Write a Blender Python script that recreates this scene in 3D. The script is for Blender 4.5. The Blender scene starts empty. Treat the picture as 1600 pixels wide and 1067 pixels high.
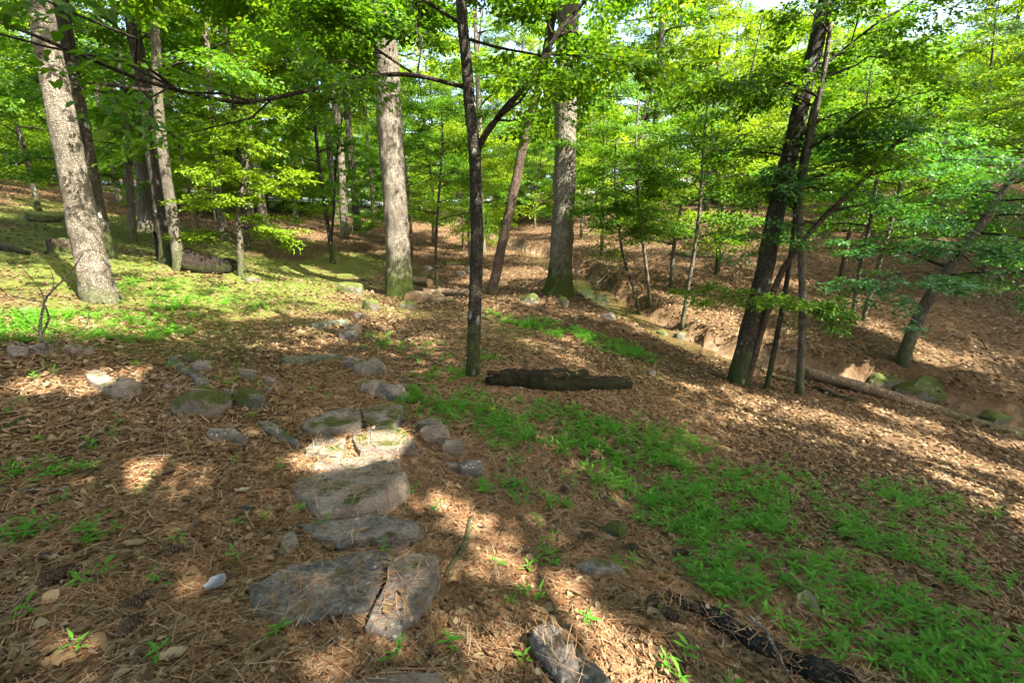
import bpy, math
import numpy as np
from mathutils import Matrix, Vector

R = math.radians
# ------------------------------------------------------------------ camera, sky, sun, exposure
scene = bpy.context.scene
COL = scene.collection
FPX, PITCH = 711.1, R(13.5)                  # a 16 mm lens on a 36 mm frame, tipped 13.5 degrees down
EYE = np.array([0.0, 0.0, 1.6])
cd = bpy.data.cameras.new('camera'); cam = bpy.data.objects.new('camera', cd); COL.objects.link(cam)
cd.sensor_width = 36.0; cd.lens = 16.0; cd.clip_start = 0.05; cd.clip_end = 2000.0
cam.location = EYE; cam.rotation_euler = (math.pi / 2 - PITCH, 0, 0)
scene.camera = cam

SUN_EL, SUN_AZ = R(50), math.atan2(0.80, -0.60)     # azimuth measured from +Y towards +X: behind the camera, to the right
SUNV = np.array([math.sin(SUN_AZ) * math.cos(SUN_EL), math.cos(SUN_AZ) * math.cos(SUN_EL), math.sin(SUN_EL)])
world = bpy.data.worlds.new('World'); scene.world = world; world.use_nodes = True
wn = world.node_tree; bg = wn.nodes['Background']
sky = wn.nodes.new('ShaderNodeTexSky'); sky.sky_type = 'NISHITA'; sky.sun_disc = False
sky.sun_elevation = SUN_EL; sky.sun_rotation = SUN_AZ; sky.dust_density = 4.0; sky.air_density = 1.0; sky.ozone_density = 0.3
wn.links.new(sky.outputs[0], bg.inputs[0]); bg.inputs[1].default_value = 0.15
sl = bpy.data.lights.new('sun', 'SUN'); so = bpy.data.objects.new('sun', sl); COL.objects.link(so)
sl.energy = 5.0; sl.angle = R(0.5); sl.color = (1.0, 0.93, 0.80)
so.rotation_euler = Vector(-SUNV).to_track_quat('-Z', 'Y').to_euler(); so.location = (20, -15, 40)
vs = scene.view_settings
vs.view_transform = 'Standard'; vs.look = 'None'; vs.gamma = 1.0; vs.use_curve_mapping = False; vs.exposure = 2.65
cy = scene.cycles
cy.max_bounces = 5; cy.diffuse_bounces = 4; cy.glossy_bounces = 2; cy.transmission_bounces = 4; cy.transparent_max_bounces = 4
cy.caustics_reflective = False; cy.caustics_refractive = False; cy.sample_clamp_indirect = 4.0
cy.use_denoising = True

rng = np.random.default_rng(11)

# ------------------------------------------------------------------ numeric helpers
def vnoise(p, seed=0):
    """smooth value noise in -1..1 at points p (n,2) or (n,3)"""
    p = np.asarray(p, float)
    if p.shape[1] == 2: p = np.concatenate([p, np.zeros((len(p), 1))], 1)
    i = np.floor(p).astype(np.int64); f = p - i; f = f * f * f * (f * (f * 6 - 15) + 10)
    def h(a, b, c):
        n = (a * 374761393 + b * 668265263 + c * 2147483647 + seed * 1274126177) & 0xFFFFFFFF
        n = ((n ^ (n >> 13)) * 1274126177) & 0xFFFFFFFF
        n = n ^ (n >> 16)
        return (n & 0xFFFF) / 32767.5 - 1.0
    out = 0
    for a in (0, 1):
        wx = f[:, 0] if a else 1 - f[:, 0]
        for b in (0, 1):
            wy = f[:, 1] if b else 1 - f[:, 1]
            for c in (0, 1):
                wz = f[:, 2] if c else 1 - f[:, 2]
                out = out + wx * wy * wz * h(i[:, 0] + a, i[:, 1] + b, i[:, 2] + c)
    return out

def fbm(p, oct=3, seed=0):
    p = np.asarray(p, float); o = 0; a = 1.0
    for k in range(oct):
        o = o + a * vnoise(p * (2.03 ** k), seed + 17 * k); a *= .5
    return o

def sstep(a, b, x):
    t = np.clip((x - a) / (b - a), 0, 1); return t * t * (3 - 2 * t)

def ray(px, py):
    u = (px - 800) / FPX; v = (533.5 - py) / FPX
    return np.array([u, math.cos(PITCH) + v * math.sin(PITCH), -math.sin(PITCH) + v * math.cos(PITCH)])

def at(px, py, Y):
    d = ray(px, py); return EYE + d * (Y / d[1])

def unit(v):
    v = np.asarray(v, float); return v / np.maximum(np.linalg.norm(v, axis=-1, keepdims=True), 1e-9)

# ------------------------------------------------------------------ terrain
_cp = [(600,1067,1.25),(100,1000,1.4),(540,920,1.9),(560,760,2.85),(600,660,4.0),(480,555,6.3),(510,503,8.2),(738,585,5.6),
 (625,465,13.5),(765,460,14),(872,462,13.2),(480,425,17),(520,400,20),(160,468,7.6),(165,400,11),(265,412,10.5),(378,430,11),
 (0,340,16),(50,300,24),(0,480,6),(350,370,20),(750,310,50),(600,330,40),(690,350,34),(780,378,29),(300,330,30),
 (1150,598,8.3),(1250,615,8),(1405,565,10.2),(1400,400,19),(1500,300,27),(1100,350,25),(1000,420,18),(850,560,6.6),
 (1000,700,4.4),(1300,800,3.6),(1600,1060,1.7),(1600,760,5.6),(0,700,2.9),(0,560,4.3),(300,560,5.2),
 (965,492,12.8),(900,432,17.5),(840,400,23),(1180,577,9.9),(1400,617,9.2),(1600,690,8.0)]
CP = np.array([at(*p) for p in _cp] + [(0,-1,.1),(-4,-6,1.2),(6,-5,-.6),(0,-14,1.4),(-14,-8,3),(14,-6,-1.8),(-22,2,3.2),(15,5,-2.6),
 (21,9,-.6),(34,12,4),(0,80,8),(45,60,13),(-45,60,8),(-50,25,7),(60,30,12),(-50,-40,7),(50,-40,1),(0,-60,3),(-70,0,8),(75,-5,8)])
CP[len(_cp)-6:len(_cp), 2] += .12
def _tps(r2): return np.where(r2 > 1e-9, .5 * r2 * np.log(np.maximum(r2, 1e-9)), 0.0)
_n = len(CP)
_A = np.zeros((_n + 3, _n + 3)); _d2 = ((CP[:, None, :2] - CP[None, :, :2]) ** 2).sum(-1)
_A[:_n, :_n] = _tps(_d2) + np.eye(_n) * .6
_A[:_n, _n:] = np.c_[np.ones(_n), CP[:, :2]]; _A[_n:, :_n] = _A[:_n, _n:].T
_W = np.linalg.solve(_A, np.r_[CP[:, 2], 0, 0, 0])
CREEK = np.array([at(p[0], p[1], p[2])[:2] for p in [(640,338,46),(690,347,37),(780,374,29.5),(840,400,23),(895,430,17.8),(925,455,15.6),(965,490,13.1),
    (1050,535,11.3),(1180,577,10),(1300,600,9.6),(1400,617,9.2),(1600,690,8.1)]] + [(14.5,5.6),(22,2.5),(34,-2)])
# resample the stream line smoothly
_t = np.r_[0, np.cumsum(np.linalg.norm(np.diff(CREEK, axis=0), axis=1))]
_s = np.linspace(0, _t[-1], 160); CR = np.c_[np.interp(_s, _t, CREEK[:, 0]), np.interp(_s, _t, CREEK[:, 1])]
for _ in range(4): CR[1:-1] = .25 * CR[:-2] + .5 * CR[1:-1] + .25 * CR[2:]
CRT = unit(np.gradient(CR, axis=0)); CRN = np.c_[-CRT[:, 1], CRT[:, 0]]       # left of the flow = the far bank

def creek_sd(x, y, level=False):
    """signed distance to the stream line, positive on the far (right-hand hill) bank"""
    d = np.full(len(x), 99.0); lv = np.zeros(len(x)); near = (x > -12) & (x < 40) & (y > -8) & (y < 52)
    if near.any():
        P = np.c_[x[near], y[near]]; out = np.empty(len(P)); ol = np.empty(len(P))
        for k in range(0, len(P), 40000):
            q = P[k:k + 40000]; dd = ((q[:, None, :] - CR[None]) ** 2).sum(-1); j = dd.argmin(1)
            out[k:k + 40000] = np.sqrt(dd.min(1)) * np.where(((q - CR[j]) * CRN[j]).sum(1) > 0, 1, -1); ol[k:k + 40000] = CRZ[j]
        d[near] = out; lv[near] = ol
    return (d, lv) if level else d

def G0(x, y):
    x = np.asarray(x, float); y = np.asarray(y, float)
    r = np.hypot(x, y); k = np.where(r > 85, 85 / np.maximum(r, 1e-6), 1.0)
    X, Y = x * k, y * k; out = np.empty(len(x))
    for a in range(0, len(x), 60000):
        xs, ys = X[a:a + 60000], Y[a:a + 60000]
        d2 = (xs[:, None] - CP[None, :, 0]) ** 2 + (ys[:, None] - CP[None, :, 1]) ** 2
        out[a:a + 60000] = _tps(d2) @ _W[:_n] + _W[_n] + _W[_n + 1] * xs + _W[_n + 2] * ys
    return out + np.maximum(r - 85, 0) * .05

CRZ = G0(CR[:, 0], CR[:, 1]) - .22
for _ in range(12): CRZ[1:-1] = .25 * CRZ[:-2] + .5 * CRZ[1:-1] + .25 * CRZ[2:]
CRZ = np.minimum.accumulate(CRZ)
def G(x, y, rough=True):
    x = np.atleast_1d(np.asarray(x, float)); y = np.atleast_1d(np.asarray(y, float))
    z = G0(x, y); s, lv = creek_sd(x, y, True)
    p = np.c_[x, y]
    w = (1 + .35 * vnoise(p * .7, 5)) * (1 - .5 * sstep(4.0, 6.5, x))
    z = z + .26 * sstep(.6 * w, 1.0 * w, s) * np.exp(-np.maximum(s - .9, 0) / 3.0) * (np.abs(s) < 90)
    # the low bank of stones left of the path
    z = z + .20 * np.exp(-(((x + 2.75) / 1.0) ** 2 + ((y - 4.2) / .75) ** 2)) + .12 * np.exp(-(((x + 4.6) / 1.3) ** 2 + ((y - 4.5) / .6) ** 2))
    if rough:
        r = np.hypot(x, y)
        z = z + .030 * fbm(p * .9, 2, 3) + .016 * fbm(p * 3.1, 3, 9) + .008 * vnoise(p * 17, 21) * (r < 14) + .25 * vnoise(p * .12, 31) * sstep(16, 40, r)
    t = 1 - sstep(.55 * w, .85 * w, np.abs(s))
    return z * (1 - t) + t * (lv - .07 + .05 * vnoise(p * 3, 8))

def hit(px, py, h=0.0):
    """the ground point (raised by h) that stands at this place"""
    d = ray(px, py); t = np.geomspace(.6, 150, 900)
    P = EYE + d[None] * t[:, None]
    g = G(P[:, 0], P[:, 1], True) + h
    below = np.where(P[:, 2] < g)[0]
    if len(below) == 0: return P[-1]
    j = max(below[0], 1); a, b = P[j - 1, 2] - g[j - 1], P[j, 2] - g[j]
    return P[j - 1] + (P[j] - P[j - 1]) * (a / (a - b))

# ------------------------------------------------------------------ mesh helpers
def mk(name, V, Fs, mat, parent=None, smooth=False, attrs=None):
    """V (n,3); Fs = list of index arrays, each (m,k); attrs = {name: per-face floats}"""
    me = bpy.data.meshes.new(name)
    V = np.asarray(V, np.float32)
    Fs = [np.asarray(f, np.int32) for f in Fs if len(f)]
    nl = sum(f.size for f in Fs); nf = sum(len(f) for f in Fs)
    me.vertices.add(len(V)); me.vertices.foreach_set('co', V.ravel())
    me.loops.add(nl); me.polygons.add(nf)
    me.loops.foreach_set('vertex_index', np.concatenate([f.ravel() for f in Fs]))
    tot = np.concatenate([np.full(len(f), f.shape[1], np.int32) for f in Fs])
    me.polygons.foreach_set('loop_start', np.r_[0, np.cumsum(tot)[:-1]].astype(np.int32))
    me.update(calc_edges=True)
    if smooth: me.polygons.foreach_set('use_smooth', np.ones(nf, bool))
    for k, a in (attrs or {}).items():
        at_ = me.attributes.new(k, 'FLOAT', 'FACE'); at_.data.foreach_set('value', np.asarray(a, np.float32))
    me.materials.append(mat)
    me.validate(verbose=False)
    o = bpy.data.objects.new(name, me); COL.objects.link(o)
    if parent is not None: o.parent = parent
    return o

def tag(o, label=None, cat=None, group=None, kind=None):
    if label: o['label'] = label
    if cat: o['category'] = cat
    if group: o['group'] = group
    if kind: o['kind'] = kind
    return o

def thing(name, label, cat, loc, group=None, rz=0.0):
    o = bpy.data.objects.new(name, None); COL.objects.link(o); o.empty_display_size = .1
    o.location = [float(c) for c in loc]; o.rotation_euler = (0, 0, rz)
    return tag(o, label, cat, group)

def copy_tree(o, parent=None):
    c = o.copy(); COL.objects.link(c); c.parent = parent
    for ch in [q for q in ALLCH.get(o.name, [])]: copy_tree(ch, c)
    return c
ALLCH = {}

def smooth_line(P, n):
    """Catmull-Rom through control points"""
    P = np.asarray(P, float)
    if len(P) == 2: return P[0] + (P[1] - P[0]) * np.linspace(0, 1, n)[:, None]
    Q = np.vstack([2 * P[0] - P[1], P, 2 * P[-1] - P[-2]])
    t = np.linspace(0, len(P) - 1 - 1e-6, n); i = t.astype(int); f = (t - i)[:, None]
    a, b, c, d = Q[i], Q[i + 1], Q[i + 2], Q[i + 3]
    return .5 * (2 * b + (c - a) * f + (2 * a - 5 * b + 4 * c - d) * f ** 2 + (3 * b - a - 3 * c + d) * f ** 3)

def tube(P, rad, seg=8, rough=0.0, freq=6.0, seed=0, cap=True, ridge=0.0):
    """a tapering tube along points P; returns V, F"""
    P = np.asarray(P, float); n = len(P); rad = np.broadcast_to(np.asarray(rad, float), (n,))
    T = unit(np.gradient(P, axis=0))
    up = np.array([0, 0, 1.0]) if abs(T[0, 2]) < .9 else np.array([0, 1.0, 0])
    N = np.zeros((n, 3)); N[0] = unit(np.cross(np.cross(T[0], up), T[0]))
    for k in range(1, n):
        v = N[k - 1] - T[k] * (N[k - 1] @ T[k]); N[k] = v / max(np.linalg.norm(v), 1e-9)
    B = np.cross(T, N)
    a = np.linspace(0, 2 * np.pi, seg, endpoint=False)
    ring = np.cos(a)[None, :, None] * N[:, None] + np.sin(a)[None, :, None] * B[:, None]
    V = P[:, None] + ring * rad[:, None, None]
    if rough or ridge:
        q = V.reshape(-1, 3); rr = np.repeat(rad, seg)
        d = rough * fbm(q * freq, 2, seed)
        if ridge:   # long vertical bark ridges
            sl = np.repeat(np.r_[0, np.cumsum(np.linalg.norm(np.diff(P, axis=0), axis=1))], seg); r0 = rad.mean()
            lq = np.c_[np.tile(np.cos(a), n) * r0, np.tile(np.sin(a), n) * r0, sl * .12] * (18 if r0 > .1 else 30)
            d = d + ridge * (1 - 2 * np.abs(vnoise(lq, seed + 3))) + ridge * .5 * vnoise(lq * 2.1, seed + 4)
        V = (q + ring.reshape(-1, 3) * (rr * d)[:, None]).reshape(n, seg, 3)
    V = V.reshape(-1, 3)
    i = np.arange(n - 1)[:, None] * seg; j = np.arange(seg)[None]; j2 = (j + 1) % seg
    F4 = np.stack([i + j, i + j2, i + seg + j2, i + seg + j], -1).reshape(-1, 4)
    F3 = np.zeros((0, 3), int)
    if cap:
        V = np.vstack([V, P[0] - T[0] * rad[0] * .05, P[-1] + T[-1] * rad[-1] * .1]); c0, c1 = len(V) - 2, len(V) - 1
        jj = np.arange(seg); F3 = np.vstack([np.c_[np.full(seg, c0), (jj + 1) % seg, jj], np.c_[np.full(seg, c1), (n - 1) * seg + jj, (n - 1) * seg + (jj + 1) % seg]])
    return V, F4, F3

def merge(parts):
    Vs, A, B = [], [], []; o = 0
    for V, f4, f3 in parts:
        Vs.append(V); A.append(f4 + o); B.append(f3 + o); o += len(V)
    return np.vstack(Vs), np.vstack(A), np.vstack(B)

# ------------------------------------------------------------------ materials
MATS = {}
def nodes(name):
    m = bpy.data.materials.new(name); m.use_nodes = True; nt = m.node_tree; nt.nodes.clear()
    MATS[name] = m; out = nt.nodes.new('ShaderNodeOutputMaterial')
    def N(t, **kw):
        n = nt.nodes.new('ShaderNode' + t)
        for k, v in kw.items():
            if k in n.inputs.keys() if isinstance(k, str) else False: n.inputs[k].default_value = v
            else: setattr(n, k, v)
        return n
    return m, nt, N, nt.links.new, out
def ramp(N, L, fac, stops):
    r = N('ValToRGB'); e = r.color_ramp.elements
    while len(e) < len(stops): e.new(.5)
    for q, (p, c) in zip(e, stops): q.position = p; q.color = (*c, 1)
    L(fac, r.inputs[0]); return r.outputs[0]
def mixc(N, L, fac, a, b, mode='MIX'):
    m = N('Mix', data_type='RGBA', blend_type=mode)
    for i, v in ((0, fac), (6, a), (7, b)):
        if isinstance(v, (int, float)): m.inputs[i].default_value = v
        elif isinstance(v, tuple): m.inputs[i].default_value = (*v, 1)
        else: L(v, m.inputs[i])
    return m.outputs[2]
def noise(N, L, vec, scale, detail=3, rough=.55):
    n = N('TexNoise'); n.inputs['Scale'].default_value = scale; n.inputs['Detail'].default_value = detail; n.inputs['Roughness'].default_value = rough
    if vec is not None: L(vec, n.inputs['Vector'])
    return n.outputs['Fac']
def mrange(N, L, v, a, b, c=0.0, d=1.0):
    m = N('MapRange'); m.inputs[1].default_value = a; m.inputs[2].default_value = b; m.inputs[3].default_value = c; m.inputs[4].default_value = d
    L(v, m.inputs[0]); return m.outputs[0]
def mapping(N, L, vec, scale):
    m = N('Mapping'); m.inputs['Scale'].default_value = scale; L(vec, m.inputs['Vector']); return m.outputs[0]
def bump(N, L, h, strength, dist):
    b = N('Bump'); b.inputs['Strength'].default_value = strength; b.inputs['Distance'].default_value = dist; L(h, b.inputs['Height']); return b.outputs[0]
def math2(N, L, op, a, b):
    m = N('Math', operation=op)
    for i, v in ((0, a), (1, b)):
        if isinstance(v, (int, float)): m.inputs[i].default_value = v
        else: L(v, m.inputs[i])
    return m.outputs[0]

def leaf_mat(name, stops, trans=.45, tcol=(1.5, 1.35, .55), rough=.5, spec=.22):
    m, nt, N, L, out = nodes(name)
    a = N('Attribute', attribute_name='rnd'); oi = N('ObjectInfo')
    f = math2(N, L, 'ADD', math2(N, L, 'MULTIPLY', a.outputs['Fac'], .72), math2(N, L, 'MULTIPLY', oi.outputs['Random'], .28))
    c = ramp(N, L, f, stops)
    p = N('BsdfPrincipled'); L(c, p.inputs['Base Color']); p.inputs['Roughness'].default_value = rough; p.inputs['Specular IOR Level'].default_value = spec
    t = N('BsdfTranslucent'); L(mixc(N, L, 1.0, c, tcol, 'MULTIPLY'), t.inputs['Color'])
    s = N('MixShader'); s.inputs[0].default_value = trans; L(p.outputs[0], s.inputs[1]); L(t.outputs[0], s.inputs[2]); L(s.outputs[0], out.inputs[0])
    return m
leaf_mat('leaf_green', [(0, (.035, .10, .006)), (.5, (.07, .175, .010)), (.85, (.12, .235, .014)), (1, (.22, .28, .02))], trans=.5)
leaf_mat('leaf_sunlit', [(0, (.065, .14, .006)), (.5, (.125, .22, .010)), (.85, (.19, .28, .014)), (1, (.29, .33, .02))], trans=.52)  # brighter yellow-green: sunlight put into the leaf colour
leaf_mat('leaf_skylit', [(0, (.025, .10, .022)), (.5, (.048, .16, .03)), (1, (.09, .22, .04))], trans=.45, rough=.42, spec=.35)  # blue-green: sky reflection on shaded leaves put into the leaf colour
leaf_mat('weed_leaf', [(0, (.055, .18, .016)), (.5, (.095, .28, .024)), (.9, (.16, .36, .035)), (1, (.26, .36, .04))], trans=.4)
leaf_mat('moss_blade', [(0, (.05, .085, .012)), (.6, (.085, .13, .018)), (1, (.15, .18, .035))], trans=.3)
leaf_mat('dead_leaf', [(0, (.04, .022, .013)), (.25, (.095, .058, .029)), (.5, (.17, .112, .055)), (.72, (.275, .20, .11)), (.9, (.40, .33, .225)), (.955, (.50, .44, .38)), (.975, (.46, .30, .05)), (1, (.55, .33, .04))], trans=.15, tcol=(1.1, 1, .8), rough=.7, spec=.2)
leaf_mat('needle', [(0, (.07, .032, .016)), (.35, (.19, .088, .04)), (.7, (.34, .185, .09)), (1, (.50, .38, .25))], trans=.0, rough=.55, spec=.3)

def bark_mat(name, dark, mid, light, moss=0.0, moss_h=1.2, lichen=0.0, sc=1.0, mosscol=(.055, .08, .012)):
    m, nt, N, L, out = nodes(name)
    tc = N('TexCoord'); o = tc.outputs['Object']
    v = mapping(N, L, o, (13 * sc, 13 * sc, 2.6 * sc))
    n1 = noise(N, L, v, 1.6, 5, .62); n2 = noise(N, L, o, 2.3, 3); n3 = noise(N, L, mapping(N, L, o, (40 * sc, 40 * sc, 9 * sc)), 1.0, 3)
    f = math2(N, L, 'ADD', math2(N, L, 'MULTIPLY', n1, .75), math2(N, L, 'MULTIPLY', n3, .25))
    vp = N('TexVoronoi', feature='DISTANCE_TO_EDGE'); vp.inputs['Scale'].default_value = 1.0
    dv = N('Mix', data_type='VECTOR'); dv.inputs[0].default_value = .12; L(mapping(N, L, o, (30 * sc, 30 * sc, 4.0 * sc)), dv.inputs[4]); nv = N('TexNoise'); nv.inputs['Scale'].default_value = 9; L(o, nv.inputs['Vector']); sv = N('VectorMath', operation='SCALE'); sv.inputs['Scale'].default_value = 9; L(nv.outputs['Color'], sv.inputs[0])
    ad = N('VectorMath', operation='ADD'); L(dv.outputs[1], ad.inputs[0]); L(sv.outputs[0], ad.inputs[1]); L(ad.outputs[0], vp.inputs['Vector'])
    plate = mrange(N, L, vp.outputs['Distance'], .02, .28)
    f = math2(N, L, 'ADD', math2(N, L, 'MULTIPLY', f, .74), math2(N, L, 'MULTIPLY', plate, .26))
    c = ramp(N, L, f, [(.37, dark), (.5, mid), (.66, light)])
    c = mixc(N, L, mrange(N, L, n2, .42, .62, 0, .6), c, tuple(x * .6 for x in mid))
    c = mixc(N, L, mrange(N, L, noise(N, L, o, 5.5, 4, .65), .55, .66, 0, .45), c, light)
    if lichen:
        vo = N('TexVoronoi'); vo.inputs['Scale'].default_value = 9; L(mapping(N, L, o, (1, 1, .5)), vo.inputs['Vector'])
        k = math2(N, L, 'MULTIPLY', mrange(N, L, vo.outputs['Distance'], .34, .22), mrange(N, L, noise(N, L, o, 3.1, 2), .5, .6))
        c = mixc(N, L, math2(N, L, 'MULTIPLY', k, lichen), c, (.42, .45, .38))
    if moss:
        sep = N('SeparateXYZ'); L(o, sep.inputs[0])
        hgt = mrange(N, L, sep.outputs['Z'], 0.0, moss_h, 1.0, 0.0)
        k = mrange(N, L, math2(N, L, 'ADD', hgt, math2(N, L, 'MULTIPLY', noise(N, L, o, 5.5, 5, .68), 1.6)), 1.15, 1.5)
        c = mixc(N, L, math2(N, L, 'MULTIPLY', k, moss), c, mosscol)
    p = N('BsdfPrincipled'); L(c, p.inputs['Base Color']); p.inputs['Roughness'].default_value = .9; p.inputs['Specular IOR Level'].default_value = .2
    L(bump(N, L, f, 1.0, .05), p.inputs['Normal']); L(p.outputs[0], out.inputs[0])
    return m
bark_mat('bark_pale', (.08, .068, .05), (.18, .153, .115), (.30, .265, .21), moss=.5, moss_h=.5)
bark_mat('bark_oak', (.065, .055, .04), (.17, .145, .11), (.33, .30, .245), moss=1.0, moss_h=1.9, mosscol=(.045, .062, .010))
bark_mat('bark_grey', (.06, .052, .04), (.14, .12, .09), (.25, .22, .17), moss=.6, moss_h=.9)
bark_mat('bark_dark', (.022, .019, .015), (.055, .046, .034), (.12, .105, .08), moss=.6, moss_h=1.2, lichen=.9)
bark_mat('bark_brown', (.04, .028, .02), (.10, .07, .048), (.2, .15, .11), moss=.25, moss_h=.6)
bark_mat('bark_branch', (.018, .014, .010), (.04, .031, .022), (.085, .068, .05))
bark_mat('rotten_wood', (.008, .006, .004), (.025, .018, .013), (.05, .034, .022), moss=.25, moss_h=.35)
bark_mat('charred_wood', (.006, .006, .006), (.018, .017, .016), (.07, .06, .05))
bark_mat('log_wood', (.09, .055, .032), (.21, .145, .09), (.36, .27, .185), moss=.5, moss_h=.25)
bark_mat('stump_wood', (.03, .022, .014), (.08, .062, .04), (.17, .135, .09), moss=.7, moss_h=.3)
bark_mat('dry_twig', (.12, .10, .075), (.24, .205, .165), (.38, .34, .28))
bark_mat('grey_timber', (.13, .125, .10), (.23, .225, .18), (.33, .32, .26), moss=.3, moss_h=.4)
bark_mat('cut_wood', (.20, .12, .06), (.34, .22, .12), (.46, .33, .20))
bark_mat('cone_scale', (.10, .062, .038), (.24, .165, .11), (.42, .32, .23), sc=4)

def stone_mat(name, a, b, c_, moss=0.0, lichen=.3):
    m, nt, N, L, out = nodes(name)
    geo = N('NewGeometry'); oi = N('ObjectInfo'); tc = N('TexCoord')
    va = N('VectorMath', operation='ADD'); L(tc.outputs['Object'], va.inputs[0]); L(oi.outputs['Random'], va.inputs[1]); o = va.outputs[0]
    o = geo.outputs['Position']
    n1 = noise(N, L, o, 5, 6, .65); n2 = noise(N, L, o, 46, 6, .72); n3 = noise(N, L, mapping(N, L, o, (14, 60, 60)), 1, 3)
    f = math2(N, L, 'ADD', math2(N, L, 'MULTIPLY', n1, .55), math2(N, L, 'MULTIPLY', n2, .45))
    c = ramp(N, L, f, [(.41, a), (.5, b), (.59, c_)])
    c = mixc(N, L, math2(N, L, 'MULTIPLY', oi.outputs['Random'], .45), c, (.22, .155, .115))
    if lichen:
        vo = N('TexVoronoi'); vo.inputs['Scale'].default_value = 26; L(o, vo.inputs['Vector'])
        k = math2(N, L, 'MULTIPLY', mrange(N, L, vo.outputs['Distance'], .33, .24), mrange(N, L, noise(N, L, o, 4.2, 2), .54, .62))
        c = mixc(N, L, math2(N, L, 'MULTIPLY', k, lichen), c, (.45, .45, .38))
    if moss:
        sep = N('SeparateXYZ'); L(geo.outputs['Normal'], sep.inputs[0])
        k = mrange(N, L, math2(N, L, 'ADD', math2(N, L, 'MULTIPLY', sep.outputs['Z'], .22), noise(N, L, o, 7, 5, .6)), .86 - .42 * moss, .98 - .42 * moss)
        c = mixc(N, L, k, c, mixc(N, L, n2, (.028, .042, .007), (.09, .105, .014)))
    p = N('BsdfPrincipled'); L(c, p.inputs['Base Color']); p.inputs['Roughness'].default_value = .82; p.inputs['Specular IOR Level'].default_value = .3
    h = math2(N, L, 'ADD', f, math2(N, L, 'MULTIPLY', n3, .35))
    L(bump(N, L, h, 1.0, .035), p.inputs['Normal']); L(p.outputs[0], out.inputs[0])
    return m
stone_mat('slate', (.06, .057, .053), (.16, .14, .12), (.31, .265, .215), .12, .7)
stone_mat('slate_moss', (.07, .066, .058), (.17, .148, .122), (.29, .245, .20), .48, .3)
stone_mat('tan_stone', (.11, .088, .068), (.23, .18, .135), (.37, .295, .225), .32, .2)
stone_mat('mossy_stone', (.06, .06, .05), (.12, .115, .09), (.2, .185, .15), .95, .15)

def ground_mat():
    m, nt, N, L, out = nodes('forest_floor')
    geo = N('NewGeometry'); o = geo.outputs['Position']
    big = noise(N, L, o, .55, 4); mid = noise(N, L, o, 6, 5, .62); fine = noise(N, L, o, 42, 4, .7)
    vo = N('TexVoronoi'); vo.inputs['Scale'].default_value = 17; vo.inputs['Randomness'].default_value = 1; L(o, vo.inputs['Vector'])
    sepc = N('SeparateColor'); L(vo.outputs['Color'], sepc.inputs[0])
    c1 = ramp(N, L, sepc.outputs[0], [(0, (.05, .03, .017)), (.4, (.108, .070, .034)), (.75, (.175, .122, .062)), (1, (.27, .21, .125))])
    c2 = ramp(N, L, fine, [(.3, (.04, .022, .012)), (.5, (.125, .072, .038)), (.7, (.25, .155, .085))])
    c = mixc(N, L, 1.0, mixc(N, L, .5, c1, c2), (.72, .70, .68), 'MULTIPLY')
    c = mixc(N, L, mrange(N, L, big, .35, .65, 0, .4), c, (.105, .058, .028))
    g = N('Attribute', attribute_name='green')
    k = mrange(N, L, math2(N, L, 'ADD', g.outputs['Fac'], math2(N, L, 'MULTIPLY', mid, .6)), .55, .95)
    c = mixc(N, L, math2(N, L, 'MULTIPLY', k, .85), c, ramp(N, L, fine, [(.3, (.045, .065, .010)), (.7, (.13, .165, .028))]))
    s = N('Attribute', attribute_name='sand')
    c = mixc(N, L, s.outputs['Fac'], c, ramp(N, L, mid, [(.35, (.13, .08, .045)), (.65, (.33, .235, .15))]))
    p = N('BsdfPrincipled'); L(c, p.inputs['Base Color']); p.inputs['Roughness'].default_value = .95; p.inputs['Specular IOR Level'].default_value = .12
    h = math2(N, L, 'ADD', math2(N, L, 'MULTIPLY', fine, .6), math2(N, L, 'ADD', math2(N, L, 'MULTIPLY', mid, .8), math2(N, L, 'MULTIPLY', sepc.outputs[0], .4)))
    L(bump(N, L, h, 1.0, .035), p.inputs['Normal']); L(p.outputs[0], out.inputs[0])
ground_mat()
def simple_mat(name, a, b, rough=.8, scale=8, bs=.3, spec=.3):
    m, nt, N, L, out = nodes(name); geo = N('NewGeometry')
    n = noise(N, L, geo.outputs['Position'], scale, 5, .65); p = N('BsdfPrincipled')
    L(ramp(N, L, n, [(.3, a), (.7, b)]), p.inputs['Base Color']); p.inputs['Roughness'].default_value = rough; p.inputs['Specular IOR Level'].default_value = spec
    L(bump(N, L, n, bs, .02), p.inputs['Normal']); L(p.outputs[0], out.inputs[0])
simple_mat('gravel', (.15, .155, .16), (.25, .255, .26), .9, 12, .6)
simple_mat('grey_scrap', (.2, .21, .23), (.36, .37, .39), .7, 40)
simple_mat('lawn', (.06, .12, .015), (.11, .19, .03), .9, 10, .8)
simple_mat('black_pebble', (.012, .012, .011), (.04, .038, .034), .6, 30)
def water_mat():
    m, nt, N, L, out = nodes('creek_water'); geo = N('NewGeometry')
    n = noise(N, L, mapping(N, L, geo.outputs['Position'], (5, 5, 5)), 1.0, 3)
    p = N('BsdfPrincipled'); p.inputs['Base Color'].default_value = (.07, .05, .02, 1); p.inputs['Roughness'].default_value = .08
    p.inputs['IOR'].default_value = 1.33
    L(bump(N, L, n, .25, .04), p.inputs['Normal']); L(p.outputs[0], out.inputs[0])
water_mat()

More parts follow.
